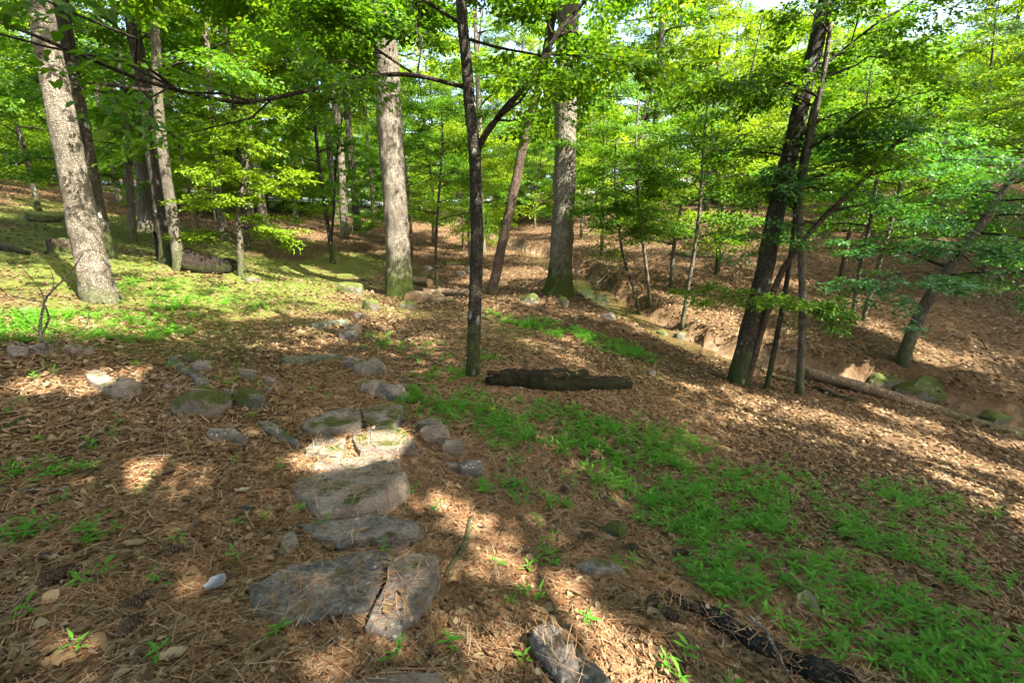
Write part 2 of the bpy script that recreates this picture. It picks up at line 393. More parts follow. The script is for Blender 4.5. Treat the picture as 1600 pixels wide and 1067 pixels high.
# ------------------------------------------------------------------ the ground, one sheet out to the horizon
def green_mask(x, y):
    """where moss and short grass grow on the floor (world metres)"""
    p = np.c_[x, y]
    a = np.exp(-(((x + 9) / 6.0) ** 2 + ((y - 10) / 5.0) ** 2)) * 1.0                # the mossy slope on the left
    a = a + .9 * np.exp(-(((x + 17) / 8) ** 2 + ((y - 17) / 7) ** 2))
    a = a + .55 * np.exp(-(((x + 7.5) / 4) ** 2 + ((y - 19) / 3.5) ** 2))
    a = a + .5 * np.exp(-(((x - 1.2) / 2.2) ** 2 + ((y - 8.3) / 2.4) ** 2))
    a = a + .22 * np.exp(-(((x - 1.6) / 1.9) ** 2 + ((y - 3.8) / 1.8) ** 2))
    a = a + .5 * np.exp(-(((x + 5.0) / 1.5) ** 2 + ((y - 5.6) / 1.0) ** 2))
    a = a + .35 * np.exp(-(((x - 9) / 4) ** 2 + ((y - 13) / 3) ** 2))
    return np.clip(a * (1 + .6 * fbm(p * .8, 3, 77)), 0, 1)

def build_ground():
    ang = np.r_[np.linspace(-58, 58, 330), np.linspace(58, 302, 92)[1:-1]]
    rad = np.r_[0.02, np.geomspace(.35, 420, 285)]
    A, RR = np.meshgrid(np.radians(ang), rad)
    x = (np.sin(A) * RR).ravel(); y = (np.cos(A) * RR).ravel()
    z = G(x, y)
    # keep the part near the feet calm
    na, nr = len(ang), len(rad)
    i = np.arange(nr - 1)[:, None] * na; j = np.arange(na)[None]; j2 = (j + 1) % na
    F4 = np.stack([i + j, i + na + j, i + na + j2, i + j2], -1).reshape(-1, 4)
    o = mk('ground', np.c_[x, y, z], [F4], MATS['forest_floor'], smooth=True)
    me = o.data
    g = green_mask(x, y); s = np.abs(creek_sd(x, y)); sand = (1 - sstep(.5, .8, s / (1 - .5 * sstep(4.0, 6.5, x)))) * .8
    for nm, v in (('green', g), ('sand', sand)):
        at_ = me.attributes.new(nm, 'FLOAT', 'POINT'); at_.data.foreach_set('value', v.astype(np.float32))
    tag(o, 'brown forest floor of leaf litter, pine straw and moss sloping to a creek', 'ground', kind='structure')
build_ground()

def build_creek():
    zc = CRZ
    off = np.linspace(-.95, .95, 9); WK = 1 - .5 * sstep(4.0, 6.5, CR[:, 0])
    V = np.array([[CR[k, 0] + CRN[k, 0] * o * WK[k], CR[k, 1] + CRN[k, 1] * o * WK[k], zc[k]] for k in range(len(CR)) for o in off])
    n, w = len(CR), len(off)
    i = np.arange(n - 1)[:, None] * w; j = np.arange(w - 1)[None]
    F4 = np.stack([i + j, i + w + j, i + w + j + 1, i + j + 1], -1).reshape(-1, 4)
    o = mk('stream', V, [F4], MATS['creek_water'], smooth=True)
    tag(o, 'shallow amber creek water winding between eroded banks', 'stream', kind='structure')
build_creek()

def strip(name, pts, half, mat, label, cat, lift=.06):
    P = smooth_line(np.array(pts, float), 60); T = unit(np.gradient(P, axis=0)); Nn = np.c_[-T[:, 1], T[:, 0]]
    off = np.linspace(-half, half, 9)
    X = (P[:, None, 0] + Nn[:, None, 0] * off).ravel(); Y = (P[:, None, 1] + Nn[:, None, 1] * off).ravel()
    V = np.c_[X, Y, G(X, Y, True) + lift]
    n, w = len(P), 9
    i = np.arange(n - 1)[:, None] * w; j = np.arange(w - 1)[None]
    F4 = np.stack([i + j, i + w + j, i + w + j + 1, i + j + 1], -1).reshape(-1, 4)
    tag(mk(name, V, [F4], MATS[mat], smooth=True), label, cat, kind='structure')
ROAD = [(-46, 40), (-24, 43), (-8, 46.5), (6, 48), (20, 50), (40, 57)]
strip('road', ROAD, 2.6, 'gravel', 'pale gravel drive glimpsed beyond the trees', 'road', .10)
strip('lawn', [(-30, 36.5), (-18, 37.5), (-8, 40)], 2.2, 'lawn', 'bright green grass verge before the gravel drive', 'lawn', .07)

# ------------------------------------------------------------------ where sunlight falls through the canopy
WIN = []   # (point, radius): openings cut into the crowns along the sun's direction to lay sun patches
def win(px, py, r): WIN.append((*hit(px, py), r))
for a in [(490,716,.2),(535,714,.23),(585,706,.22),(560,690,.2),(615,690,.18),(520,770,.06),
          (690,790,.16),(735,820,.18),(770,860,.15),(850,915,.16),(820,890,.12),(900,985,.17),(960,1025,.2),(1000,1050,.16),(780,1000,.1),
          (1230,640,.4),(1300,655,.45),(1370,675,.5),(1440,697,.5),(1520,720,.55),(1590,745,.6),(1480,745,.35),(1380,645,.35),(1450,660,.3),(1540,685,.3),(1600,700,.3),
          (20,470,.4),(80,462,.4),(140,472,.3),(20,520,.25),(190,590,.22),(140,600,.25),(60,600,.2),(180,735,.2),(10,610,.2),
          (480,425,.9),(420,428,.7),(540,432,.5),(640,398,.6),(590,395,.5),(700,345,1.2),(90,322,1.6),(60,320,1.4),(280,312,1.5),
          (950,452,.8),(985,460,.5),(1060,405,.9),(920,440,.5),(1000,500,.25),(1080,605,.2),(960,480,.22),(1040,490,.35),
          (1300,430,.8),(1320,480,.6),(1370,455,.6),(1480,500,.5),(1560,540,.5),(1220,440,.6),(1450,560,.4),(1130,400,1.0),(1180,370,1.0),(1330,600,.35),(1270,350,1.2),(1400,380,1.0),
          (800,430,.4),(860,300,2.),(780,300,3.),(700,300,3.),(600,300,2.5)]:
    win(*a)
NGW = len(WIN)
for a in [(140,400,7.5,.28),(120,300,7.5,.28),(105,220,7.5,.25),(155,440,7.5,.25),(615,300,13.4,.45),(615,240,13.4,.4),(622,360,13.4,.4),(608,170,13.4,.4),(895,330,13.2,.3),(893,250,13.2,.25)]:
    WIN.append((*at(*a[:3]), a[3]))
WIN = np.array([(*w, 1.0 if i < NGW else (.85 if i < NGW + 4 else .8)) for i, w in enumerate(WIN)])
def lit(P):
    """True for leaves that stand in one of the openings"""
    k = np.zeros(len(P), bool)
    jit = 1 + .18 * fbm(P * .9, 2, 55)
    for w in WIN:
        d = P - w[:3]; a = d @ SUNV
        perp2 = (d * d).sum(1) - a * a
        q = (a > (.6 if w[4] > .9 else 6.5)) & (perp2 < (w[3] * jit + .03) ** 2)
        k |= q & (rng.random(len(P)) < w[4])
    return k

# ------------------------------------------------------------------ leaves, sprays and trees
def leaf_geo(P, D, N, Ln, Wd, hi=False):
    """folded leaves: base P, direction D, normal N"""
    P, D, N = (np.asarray(q, float) for q in (P, D, N)); n = len(P)
    S = unit(np.cross(D, N)); N = np.cross(S, D); Ln = np.asarray(Ln)[:, None]; Wd = np.asarray(Wd)[:, None]
    if not hi:
        V = np.stack([P, P + D * Ln * .42 + S * Wd * .5 + N * Wd * .12, P + D * Ln - N * Ln * .12, P + D * Ln * .42 - S * Wd * .5 + N * Wd * .12], 1).reshape(-1, 3)
        b = np.arange(n)[:, None] * 4
        F = np.vstack([b + np.array([[0, 1, 2]]), b + np.array([[0, 2, 3]])])
        F = np.stack([b + np.array([[0, 1, 2]]), b + np.array([[0, 2, 3]])], 1).reshape(-1, 3)
        return V, F, 2
    c = [P, P + D * Ln * .18 + S * Wd * .34 + N * Wd * .08, P + D * Ln * .45 + S * Wd * .5 + N * Wd * .12, P + D * Ln * .76 + S * Wd * .27 + N * (Wd * .04 - Ln * .04),
         P + D * Ln - N * Ln * .12, P + D * Ln * .76 - S * Wd * .27 + N * (Wd * .04 - Ln * .04), P + D * Ln * .45 - S * Wd * .5 + N * Wd * .12, P + D * Ln * .18 - S * Wd * .34 + N * Wd * .08]
    V = np.stack(c, 1).reshape(-1, 3); b = np.arange(n)[:, None] * 8
    F = np.stack([b + np.array([[0, 1, 2, 3, 4]]), b + np.array([[0, 4, 5, 6, 7]])], 1).reshape(-1, 5)
    return V, F, 2

def spray_template(n_side, seed):
    """a flat fan of leaves on a unit-long twig along +x: positions, directions"""
    r = np.random.default_rng(seed); P, D = [], []
    twigs = [((0, 0, 0), 0.0, 1.0)]
    for k in range(n_side):
        t = .15 + .75 * k / n_side; sgn = 1 if k % 2 else -1
        twigs.append(((t, 0, 0), sgn * r.uniform(.6, 1.0), (1 - t) * .55 + .2))
    for (o, a, l) in twigs:
        m = max(3, int(round(l * 10)))
        for q in range(m):
            t = (q + .7) / m; sg = 1 if q % 2 else -1
            P.append((o[0] + math.cos(a) * l * t, o[1] + math.sin(a) * l * t, r.normal(0, .03) - .08 * t * t))
            b = a + sg * r.uniform(.5, 1.0) * (1 if q < m - 1 else .2)
            D.append((math.cos(b), math.sin(b), r.normal(-.18, .2)))
    return np.array(P), unit(np.array(D))
SPR = [spray_template(6, s) for s in range(4)]
SPRB = [spray_template(3, s + 9) for s in range(4)]

def sprays(base, dirs, length, leaf, r, small=False, tilt=.25):
    """sprays at base points along dirs -> P, D, N, L arrays of leaves"""
    base = np.asarray(base); n = len(base); T = (SPRB if small else SPR)
    dirs = unit(dirs); upv = np.c_[r.normal(0, tilt, n), r.normal(0, tilt, n), np.ones(n)]
    Yv = unit(np.cross(upv, dirs)); Zv = np.cross(dirs, Yv)
    outP, outD, outN, which = [], [], [], r.integers(0, 4, n)
    for w in range(4):
        s = which == w
        if not s.any(): continue
        p, d = T[w]; M = np.stack([dirs[s], Yv[s], Zv[s]], 1)          # rows
        ln = np.asarray(length)[s]
        outP.append((base[s][:, None] + np.einsum('kj,njc->nkc', p, M) * ln[:, None, None]).reshape(-1, 3))
        outD.append(np.einsum('kj,njc->nkc', d, M).reshape(-1, 3))
        outN.append(np.repeat(Zv[s], len(p), 0))
    P, D, Nn = np.vstack(outP), np.vstack(outD), np.vstack(outN); m = len(P)
    Nn = unit(Nn + r.normal(0, .38, (m, 3))); D = unit(D + r.normal(0, .15, (m, 3)))
    P = P + r.normal(0, .02, (m, 3))
    L = leaf * r.uniform(.65, 1.2, m)
    return P, D, Nn, L

def auto_limbs(line, rad, n, f0, f1, len0, len1, rise, r, droop=.5):
    """limbs growing out of a trunk line (list of (polyline, base radius))"""
    out = []; seg = np.r_[0, np.cumsum(np.linalg.norm(np.diff(line, axis=0), axis=1))]; tot = seg[-1]
    az = r.uniform(0, 6.28)
    for k in range(n):
        f = f0 + (f1 - f0) * ((k + r.uniform(.1, .9)) / n); s = f * tot
        b = np.array([np.interp(s, seg, line[:, c]) for c in range(3)]); rb = np.interp(s, seg, rad)
        az += 2.4 + r.normal(0, .35)
        ln = (len0 + (len1 - len0) * (k / max(n - 1, 1))) * r.uniform(.75, 1.2)
        d = np.array([math.cos(az), math.sin(az), rise + r.normal(0, .15)]); d /= np.linalg.norm(d)
        t = np.linspace(0, 1, 8)[:, None]
        wob = np.c_[r.normal(0, .05, 8), r.normal(0, .05, 8), r.normal(0, .03, 8)] * ln * t
        pl = b + d * ln * t + np.array([0, 0, -droop * ln]) * t ** 2 * .5 + wob
        out.append((pl, min(rb * .55, .012 * ln + .012)))
    return out

def crown_from(limbs, r, per, slen, leaf, f0=.22, small=False, cull=False, hang=-.12, tilt=.25):
    B, Dd, Ls = [], [], []
    for pl, rb in limbs:
        n = max(2, int(per * (.6 + .5 * r.random())))
        t = f0 + (1 - f0) * np.sqrt(r.random(n)) if f0 > .05 else r.random(n); t[-1] = 1.0
        q = t * (len(pl) - 1); i = np.minimum(q.astype(int), len(pl) - 2); f = (q - i)[:, None]
        p = pl[i] * (1 - f) + pl[i + 1] * f; d = unit(pl[i + 1] - pl[i])
        a = r.choice([-1, 1], n) * r.uniform(.35, 1.25, n); a[-1] = 0
        c, s = np.cos(a), np.sin(a)
        dd = np.c_[d[:, 0] * c - d[:, 1] * s, d[:, 0] * s + d[:, 1] * c, d[:, 2] * .35 + hang + r.normal(0, .12, n)]
        B.append(p + r.normal(0, .05, p.shape)); Dd.append(dd); Ls.append(slen * r.uniform(.6, 1.25, n))
    P, D, N, L = sprays(np.vstack(B), np.vstack(Dd), np.concatenate(Ls), leaf, r, small, tilt)
    return P, D, N, L

def leaves_obj(parent, P, D, N, L, mat, r, off, hi=False, ratio=.55, name='crown'):
    P = P - off
    V, F, k = leaf_geo(P, D, N, L, L * ratio * r.uniform(.85, 1.15, len(L)), hi)
    o = mk(name, V, [F], MATS[mat], parent, attrs={'rnd': np.repeat(r.random(len(P)), k)})
    o['kind'] = 'stuff'; ALLCH.setdefault(parent.name, []).append(o)
    return o

def wood(parent, name, pl, r0, r1, mat, off, seg=6, n=14, rough=.1, ridge=0.0, flare=0.0, seed=0, power=1.0):
    line = smooth_line(pl, n) - off; t = np.linspace(0, 1, n)
    rad = r0 + (r1 - r0) * t ** power
    if flare:
        h = np.linalg.norm(line - line[0], axis=1); rad = rad * (1 + flare * np.exp(-h / (r0 * 1.6)))
    V, f4, f3 = tube(line, rad, seg, rough, 4.0 / max(r0 * 4, .3), seed, True, ridge)
    o = mk(name, V, [f4, f3], MATS[mat], parent, smooth=True)
    ALLCH.setdefault(parent.name, []).append(o)
    return o, line + off, rad

def limbs_obj(parent, limbs, mat, off, name='limb', joined=False, r1=.004, seg=5):
    parts = []
    for pl, rb in limbs:
        n = len(pl); V, f4, f3 = tube(pl - off, rb + (r1 - rb) * np.linspace(0, 1, n), seg)
        if joined: parts.append((V, f4, f3))
        else:
            o = mk(name, V, [f4, f3], MATS[mat], parent, smooth=True); ALLCH.setdefault(parent.name, []).append(o)
    if joined and parts:
        V, f4, f3 = merge(parts); o = mk('branches', V, [f4, f3], MATS[mat], parent, smooth=True); o['kind'] = 'stuff'
        ALLCH.setdefault(parent.name, []).append(o)

def sublimbs(limbs, r, n=3):
    out = []
    for pl, rb in limbs:
        for _ in range(n):
            k = r.integers(2, 6); b = pl[k]; d = unit(pl[k + 1] - pl[k]); a = r.choice([-1, 1]) * r.uniform(.5, 1.1)
            c, s = math.cos(a), math.sin(a); dd = np.array([d[0] * c - d[1] * s, d[0] * s + d[1] * c, d[2] * .6 + r.normal(.02, .15)])
            ln = np.linalg.norm(pl[-1] - pl[0]) * r.uniform(.3, .55); t = np.linspace(0, 1, 6)[:, None]
            out.append((b + dd * ln * t - np.array([0, 0, .12 * ln]) * t * t + np.r_[np.zeros((1, 3)), r.normal(0, .02 * ln, (5, 3))], rb * .45))
    return out

def hand_tree(name, label, path, r0, r1, bark, crown=None, dY=(), height=None, ridge=.0, flare=.35, seed=1, group=None, seg=18, extra=None, explicit=None, rough=.08, leafmat='leaf_green', cat='tree', hi=False):
    """path: first pixel is the foot on the ground; others are (px, py, offset in depth)"""
    r = np.random.default_rng(seed)
    b = hit(*path[0][:2]); Y0 = b[1]
    pts = [b - np.array([0, 0, .12])] + [at(p[0], p[1], Y0 + (p[2] if len(p) > 2 else 0)) for p in path[1:]]
    if height:   # carry the stem on above the frame
        d = unit(pts[-1] - pts[-2]); d = unit(d + np.array([0, 0, .6])); need = b[2] + height - pts[-1][2]
        if need > 0: pts += [pts[-1] + d * need * .5 / d[2], pts[-1] + (d * .5 + np.array([0, 0, .5])) * need / (d[2] * .5 + .5)]
    t = thing(name, label, cat, b, group)
    n = max(24, int(np.sum(np.linalg.norm(np.diff(pts, axis=0), axis=1)) * 6))
    _, line, rad = wood(t, 'trunk', pts, r0, r1, bark, b, seg, n, rough, ridge, flare, seed, .85)
    for ex in (explicit or []):     # limbs drawn by hand: (pixel path with depth offsets, r0, r1, sprays, spray length, leaf)
        pl = [at(q[0], q[1], Y0 + (q[2] if len(q) > 2 else 0)) for q in ex[0]]
        o, ln, rd = wood(t, 'limb', pl, ex[1], ex[2], 'bark_branch' if len(ex) < 7 else ex[6], b, 8, 30, .12, 0, 0, seed)
        if ex[3]:
            step = np.linspace(0, 29, 8).astype(int)
            main = [(ln[step], ex[1])]; subs = sublimbs(main, r, 7)
            limbs_obj(o, subs, 'bark_branch', b, joined=True)
            P, D, N, L = crown_from(main * 1 + subs, r, ex[3], ex[4], ex[5], f0=.12)
            k = ~lit(P); leaves_obj(o, P[k], D[k], N[k], L[k], leafmat, r, b, hi=hi, name='foliage')
    if crown:
        c = dict(n=12, f0=.35, f1=.98, l0=2.2, l1=1.0, rise=.35, per=14, slen=.7, leaf=.085, droop=.35, sub=2); c.update(crown)
        lm = auto_limbs(line, rad, c['n'], c['f0'], c['f1'], c['l0'], c['l1'], c['rise'], r, c['droop'])
        sb = sublimbs(lm, r, c['sub'])
        limbs_obj(t, lm + sb, 'bark_branch', b, joined=True)
        P, D, N, L = crown_from(lm + sb, r, c['per'], c['slen'], c['leaf'], f0=.15)
        k = ~lit(P)
        if c.get('zmax'): k &= P[:, 2] < c['zmax']
        leaves_obj(t, P[k], D[k], N[k], L[k], leafmat, r, b, hi=hi)
    return t

# ------------------------------------------------------------------ trees one can point to
big = dict(n=16, f0=.45, f1=.98, l0=4.2, l1=2.0, rise=.35, per=12, slen=1.1, leaf=.17, droop=.3, sub=3)
hand_tree('leaning_tree', 'thick pale-barked tree leaning left with leaf shadows on its lit trunk',
    [(160,470),(139,390),(118,290),(100,200),(80,100),(62,10)], .215, .12, 'bark_pale', dict(big, n=12), height=15, ridge=.05, flare=.3, seed=3, seg=30)
hand_tree('dark_tree', 'dark straight tree just behind the pale leaning trunk',
    [(166,402),(146,300),(128,200),(110,100),(95,0)], .17, .1, 'bark_dark', dict(big, n=9), height=14, seed=4)
hand_tree('slim_tree', 'slim grey tree on the mossy slope between the dark tree and the twin trunks',
    [(208,378),(203,300),(199,215),(190,120)], .11, .05, 'bark_grey', dict(n=9, f0=.35, per=10, leaf=.11), height=9, seed=5)
hand_tree('reddish_tree', 'stout reddish-brown tree behind the twin trunks', [(229,362),(225,300),(222,230),(214,120),(205,20)], .26, .14, 'bark_pale', dict(big, n=10, f0=.3), height=15, seed=6)
hand_tree('twin_tree', 'darker thicker trunk of the twin pair beside the broken snag', [(265,412),(252,320),(238,230),(222,120),(200,0)], .17, .1, 'bark_dark', dict(big, n=10, f0=.4), height=13, ridge=.03, seed=7)
hand_tree('twin_tree', 'thinner grey trunk of the twin pair beside the broken snag', [(281,421),(268,330),(254,235),(246,140),(242,40)], .12, .06, 'bark_grey', dict(n=10, f0=.35, per=10, leaf=.1, l0=2.4), height=9, seed=8)
hand_tree('pole_tree', 'thin pale leaning pole tree behind the mossy root mass', [(311,368),(296,300),(281,232),(268,170)], .075, .04, 'bark_pale', dict(n=8, f0=.4, per=9, leaf=.11), height=8, seed=9)
hand_tree('mottled_tree', 'mottled pale trunk standing behind the leafy sapling', [(351,375),(342,310),(337,250),(330,150)], .15, .09, 'bark_pale', dict(big, n=9, f0=.35), height=13, seed=10)
hand_tree('leafy_sapling', 'small grey sapling with bright leaf clumps beside the mossy root mass', [(377,432),(375,380),(372,330),(385,270),(392,190)], .085, .02, 'bark_grey',
    dict(n=13, f0=.28, f1=1, l0=1.2, l1=.9, rise=.25, per=7, slen=.5, leaf=.09), seed=11, leafmat='leaf_sunlit')
hand_tree('forked_tree', 'dark two-stemmed small tree left of the mossy boulder', [(521,411),(512,350),(500,270),(492,190),(486,90)], .09, .04, 'bark_dark', dict(n=12, f0=.3, per=10, leaf=.1, l0=2.4), height=8, seed=12,
    explicit=[([(517,385),(522,320),(526,250),(536,180)], .06, .015, 5, .6, .1)])
hand_tree('oak_tree', 'massive grey oak with a moss-covered foot beside the firewood', [(625,463),(622,390),(616,300),(609,200),(604,100),(600,0)], .36, .27, 'bark_oak', dict(big, n=18, f0=.42, l0=5.5, leaf=.18), height=19, ridge=.05, flare=.38, seed=13, seg=36)
hand_tree('thin_tree', 'thin dark sapling rising from the firewood pile', [(683,452),(681,390),(684,330),(690,250)], .055, .02, 'bark_dark', dict(n=11, f0=.4, per=8, leaf=.09, l0=1.7, slen=.6), height=5.5, seed=14)
hand_tree('forked_maple', 'slender dark lichen-spotted tree forking into a wide V beside the rotten log',
    [(738,586),(741,500),(745,400),(744,300),(741,235),(734,160),(728,90),(720,0)], .088, .05, 'bark_dark', dict(n=6, f0=.8, f1=.99, per=8, leaf=.08, l0=2.0, slen=.6), height=6.2, ridge=.03, flare=.3, seed=15, hi=True,
    explicit=[([(743,250),(752,222),(775,188),(810,148),(845,98),(872,52),(915,0),(950,-60,-.3)], .042, .016, 5, .5, .075),
              ([(728,137),(700,130,0),(655,119,-.1),(610,117,-.3),(555,124,-.5),(480,142,-.9),(420,155,-1.2),(370,160,-1.5),(300,147,-1.8),(220,125,-2.2),(130,88,-2.5),(40,50,-2.8),(-30,25,-3)], .026, .008, 9, .42, .07),
              ([(650,118,-.1),(590,78,-.2),(530,30,-.4),(480,-10,-.6)], .016, .005, 8, .5, .075),
              ([(652,116,-.1),(658,70,0),(650,30,.1),(640,-20,.2)], .013, .005, 6, .5, .075),
              ([(733,62),(780,75,.2),(835,85,.5),(900,98,.8),(960,80,1.0),(1040,75,1.3)], .018, .005, 11, .55, .08),
              ([(862,52),(853,25),(848,-20)], .014, .005, 5, .5, .08),
              ([(724,40),(560,-60,.1),(400,-100,.2),(250,-104,.2),(130,-100,.2),(30,-100,.3)], .02, .006, 12, .42, .09)])  # last limb added above the frame to throw leaf shadows on the leaning trunk
hand_tree('pale_tree', 'pale straight trunk glimpsed behind the V-forked tree', [(755,395),(752,320),(750,220),(746,120),(742,10)], .15, .09, 'bark_pale', dict(big, n=9, f0=.35), height=14, seed=16)
hand_tree('tilted_tree', 'brown bare-stemmed trunk tilting right between the V-forked tree and the big mossy-footed tree', [(767,460),(785,380),(805,290),(820,215),(838,150),(852,90)], .155, .1, 'bark_brown', dict(big, n=8, f0=.6, f1=.99), height=12, ridge=.04, flare=.15, seed=17)
hand_tree('streamside_tree', 'large straight tree with mossy flared foot at the creek edge', [(872,460),(877,390),(881,300),(884,200),(886,100),(888,0)], .33, .24, 'bark_oak', dict(big, n=16, f0=.42, l0=5), height=18, ridge=.05, flare=.5, seed=18, seg=32)
hand_tree('crooked_sapling', 'crooked dark sapling on the far bank, bent stem of two', [(1001,490),(990,450),(974,400),(966,350),(962,300)], .05, .02, 'bark_dark', dict(n=11, f0=.45, per=8, leaf=.09, l0=1.6, slen=.55), height=4.8, seed=19)
hand_tree('straight_sapling', 'straight grey sapling on the far bank beside the crooked one', [(1017,475),(1010,420),(1002,360),(996,300)], .055, .025, 'bark_grey', dict(n=11, f0=.4, per=8, leaf=.09, l0=1.7, slen=.6), height=5.5, seed=20)
hand_tree('bent_sapling', 'thin bent sapling above two mossy creek boulders', [(1065,510),(1075,450),(1085,390),(1094,320),(1098,250)], .06, .025, 'bark_grey', dict(n=12, f0=.4, per=9, leaf=.09, l0=1.8, slen=.6), height=5.5, seed=21)
hand_tree('clump_tree', 'thickest right-leaning tree of the clump on the near creek bank', [(1150,598),(1172,510),(1195,420),(1213,330),(1240,215),(1262,120),(1282,40)], .165, .1, 'bark_dark', dict(big, n=12, f0=.56, l0=3.0, leaf=.12), height=12, ridge=.03, flare=.3, seed=22, seg=22)
hand_tree('clump_tree', 'slender trunk of the creek bank clump arching far to the right', [(1164,603),(1195,500),(1220,428),(1250,384),(1281,346),(1330,300),(1374,254),(1402,222),(1436,198)], .062, .03, 'bark_brown', dict(n=9, f0=.6, f1=1, per=6, leaf=.085, l0=1.6, slen=.55), seed=23, leafmat='leaf_skylit',
    explicit=[([(1374,254),(1345,232),(1318,212),(1300,200)], .02, .006, 6, .5, .085), ([(1400,224),(1398,205),(1405,196)], .02, .01, 3, .4, .085),
              ([(1330,300),(1290,297),(1250,285),(1210,262,-.3)], .014, .005, 7, .5, .085)])
hand_tree('clump_tree', 'thin dark wavy stem in the creek bank clump, branching high up', [(1197,607),(1218,505),(1236,395),(1246,300),(1258,220),(1270,166)], .05, .022, 'bark_dark', dict(n=5, f0=.62, f1=.98, per=6, leaf=.085, l0=1.4, slen=.6), seed=24,
    explicit=[([(1270,166),(1240,148),(1214,128),(1216,88)], .018, .005, 7, .55, .085), ([(1214,128),(1180,130),(1120,128),(1060,122)], .012, .004, 9, .55, .085),
              ([(1270,166),(1281,140),(1283,108),(1330,68),(1380,30),(1432,0),(1480,-40)], .024, .01, 10, .6, .085), ([(1330,68),(1340,30),(1346,-10)], .012, .005, 5, .5, .085)])
hand_tree('clump_tree', 'straight slim trunk of the creek bank clump with a leafy sprig at waist height', [(1250,616),(1254,500),(1252,400),(1249,330),(1262,240),(1280,150)], .068, .03, 'bark_grey', dict(n=8, f0=.6, f1=1, per=6, leaf=.085, l0=1.6, slen=.55), height=6, seed=25,
    explicit=[([(1254,480),(1215,470,-.3),(1175,462,-.6),(1140,455,-.8)], .008, .003, 6, .34, .075), ([(1254,486),(1285,478,-.2),(1312,490,-.4)], .008, .003, 5, .3, .07)])
hand_tree('slope_sapling', 'left stem of the paired saplings on the far slope', [(1331,505),(1342,430),(1360,345),(1372,270)], .06, .025, 'bark_grey', dict(n=10, f0=.4, per=8, leaf=.09, l0=1.7, slen=.6), height=5.5, seed=26)
hand_tree('slope_sapling', 'right stem of the paired saplings on the far slope', [(1348,500),(1368,430),(1392,350),(1412,270)], .06, .025, 'bark_pale', dict(n=10, f0=.45, per=8, leaf=.09, l0=1.7, slen=.6), height=5.5, seed=27)
hand_tree('hollow_leaning_tree', 'mossy split-barked trunk leaning right above the fallen trunk', [(1407,566),(1432,505),(1458,455),(1482,420),(1520,370),(1560,310),(1600,250)], .125, .06, 'bark_grey', dict(n=13, f0=.42, f1=1, per=10, leaf=.09, l0=2.0, slen=.6), ridge=.06, flare=.2, seed=28, leafmat='leaf_skylit',
    explicit=[([(1470,436),(1440,425,-.5),(1405,430,-.9),(1385,448,-1.1)], .012, .004, 8, .42, .085), ([(1500,395),(1530,420,-.6),(1570,440,-1),(1610,445,-1.3)], .012, .004, 8, .45, .085)])

# ------------------------------------------------------------------ unseen canopy trees added around the viewpoint to shade the clearing
def shade_tree(x, y, h, label, seed, rcrown=4.6, per=11, n=20, leaf=.2):
    r = np.random.default_rng(seed); b = np.array([x, y, float(G(x, y)[0])])
    t = thing('added_canopy_tree', label, 'tree', b)
    pts = [b - [0, 0, .15], b + [.1, .05, h * .3], b + [r.normal(0, .3), r.normal(0, .3), h * .65], b + [r.normal(0, .6), r.normal(0, .6), h]]
    _, line, rad = wood(t, 'trunk', pts, .24, .05, 'bark_oak', b, 14, 40, .08, .03, .4, seed)
    lm = auto_limbs(line, rad, n, .48, .99, rcrown, rcrown * .45, .3, r, .25); sb = [q for q in sublimbs(lm, r, 3) if not lit(q[0]).any()]
    limbs_obj(t, lm + sb, 'bark_branch', b, joined=True)
    P, D, N, L = crown_from(lm + sb, r, per, 1.25, leaf, f0=.1, tilt=.35)
    k = ~lit(P) & (P[:, 2] > b[2] + 4.5)
    leaves_obj(t, P[k], D[k], N[k], L[k], 'leaf_green', r, b)
    return t
for k, (x, y, h, lab) in enumerate([(5.2, -3.4, 15, 'tall unseen canopy tree added for shade, overhanging the weedy slope'), (10.5, 1.5, 15, 'tall unseen canopy tree added for shade, downhill of the charred log'), (10.8, -4.6, 16, 'tall unseen canopy tree added for shade, farther downhill behind the charred log'),
        (15.5, 2.0, 15, 'tall unseen canopy tree added for shade, beside the lower creek'), (-2.0, -4.5, 15, 'tall unseen canopy tree added for shade, uphill of the first stone step'), (2.6, -1.9, 11, 'shorter unseen canopy tree added for shade, close behind the first stone step'), (1.0, -6.5, 16, 'tall unseen canopy tree added for shade, well behind the first stone step'),
        (-8.5, -1.5, 14, 'tall unseen canopy tree added for shade, on the upper slope beside the clearing'), (-13, 3.2, 14, 'tall unseen canopy tree added for shade, uphill of the pale leaning trunk')]):
    shade_tree(x, y, h, lab, 200 + k)

# ------------------------------------------------------------------ the wood behind: one of each kind, then copies
def proto_understory(seed, h, n, l0, leaf, mat, bark, per=9, f0=.26):
    r = np.random.default_rng(seed); b = np.zeros(3); t = thing('understory_tree', 'x', 'tree', b)
    lean = r.normal(0, .5, 2); pts = [[0, 0, -.3], [r.normal(0, .08), r.normal(0, .08), h * .3], [lean[0] * .5, lean[1] * .5, h * .65], [lean[0], lean[1], h]]
    _, line, rad = wood(t, 'trunk', pts, .045 + .006 * h, .015, bark, b, 9, 22, .1, 0, .4, seed)
    lm = auto_limbs(line, rad, n, f0, 1, l0, l0 * .55, .22, r, .3); sb = sublimbs(lm, r, 2)
    limbs_obj(t, lm + sb, 'bark_branch', b, joined=True, seg=4)
    P, D, N, L = crown_from(lm + sb, r, per, .85, leaf, f0=.12)
    leaves_obj(t, P, D, N, L, mat, r, b, ratio=.6)
    return t
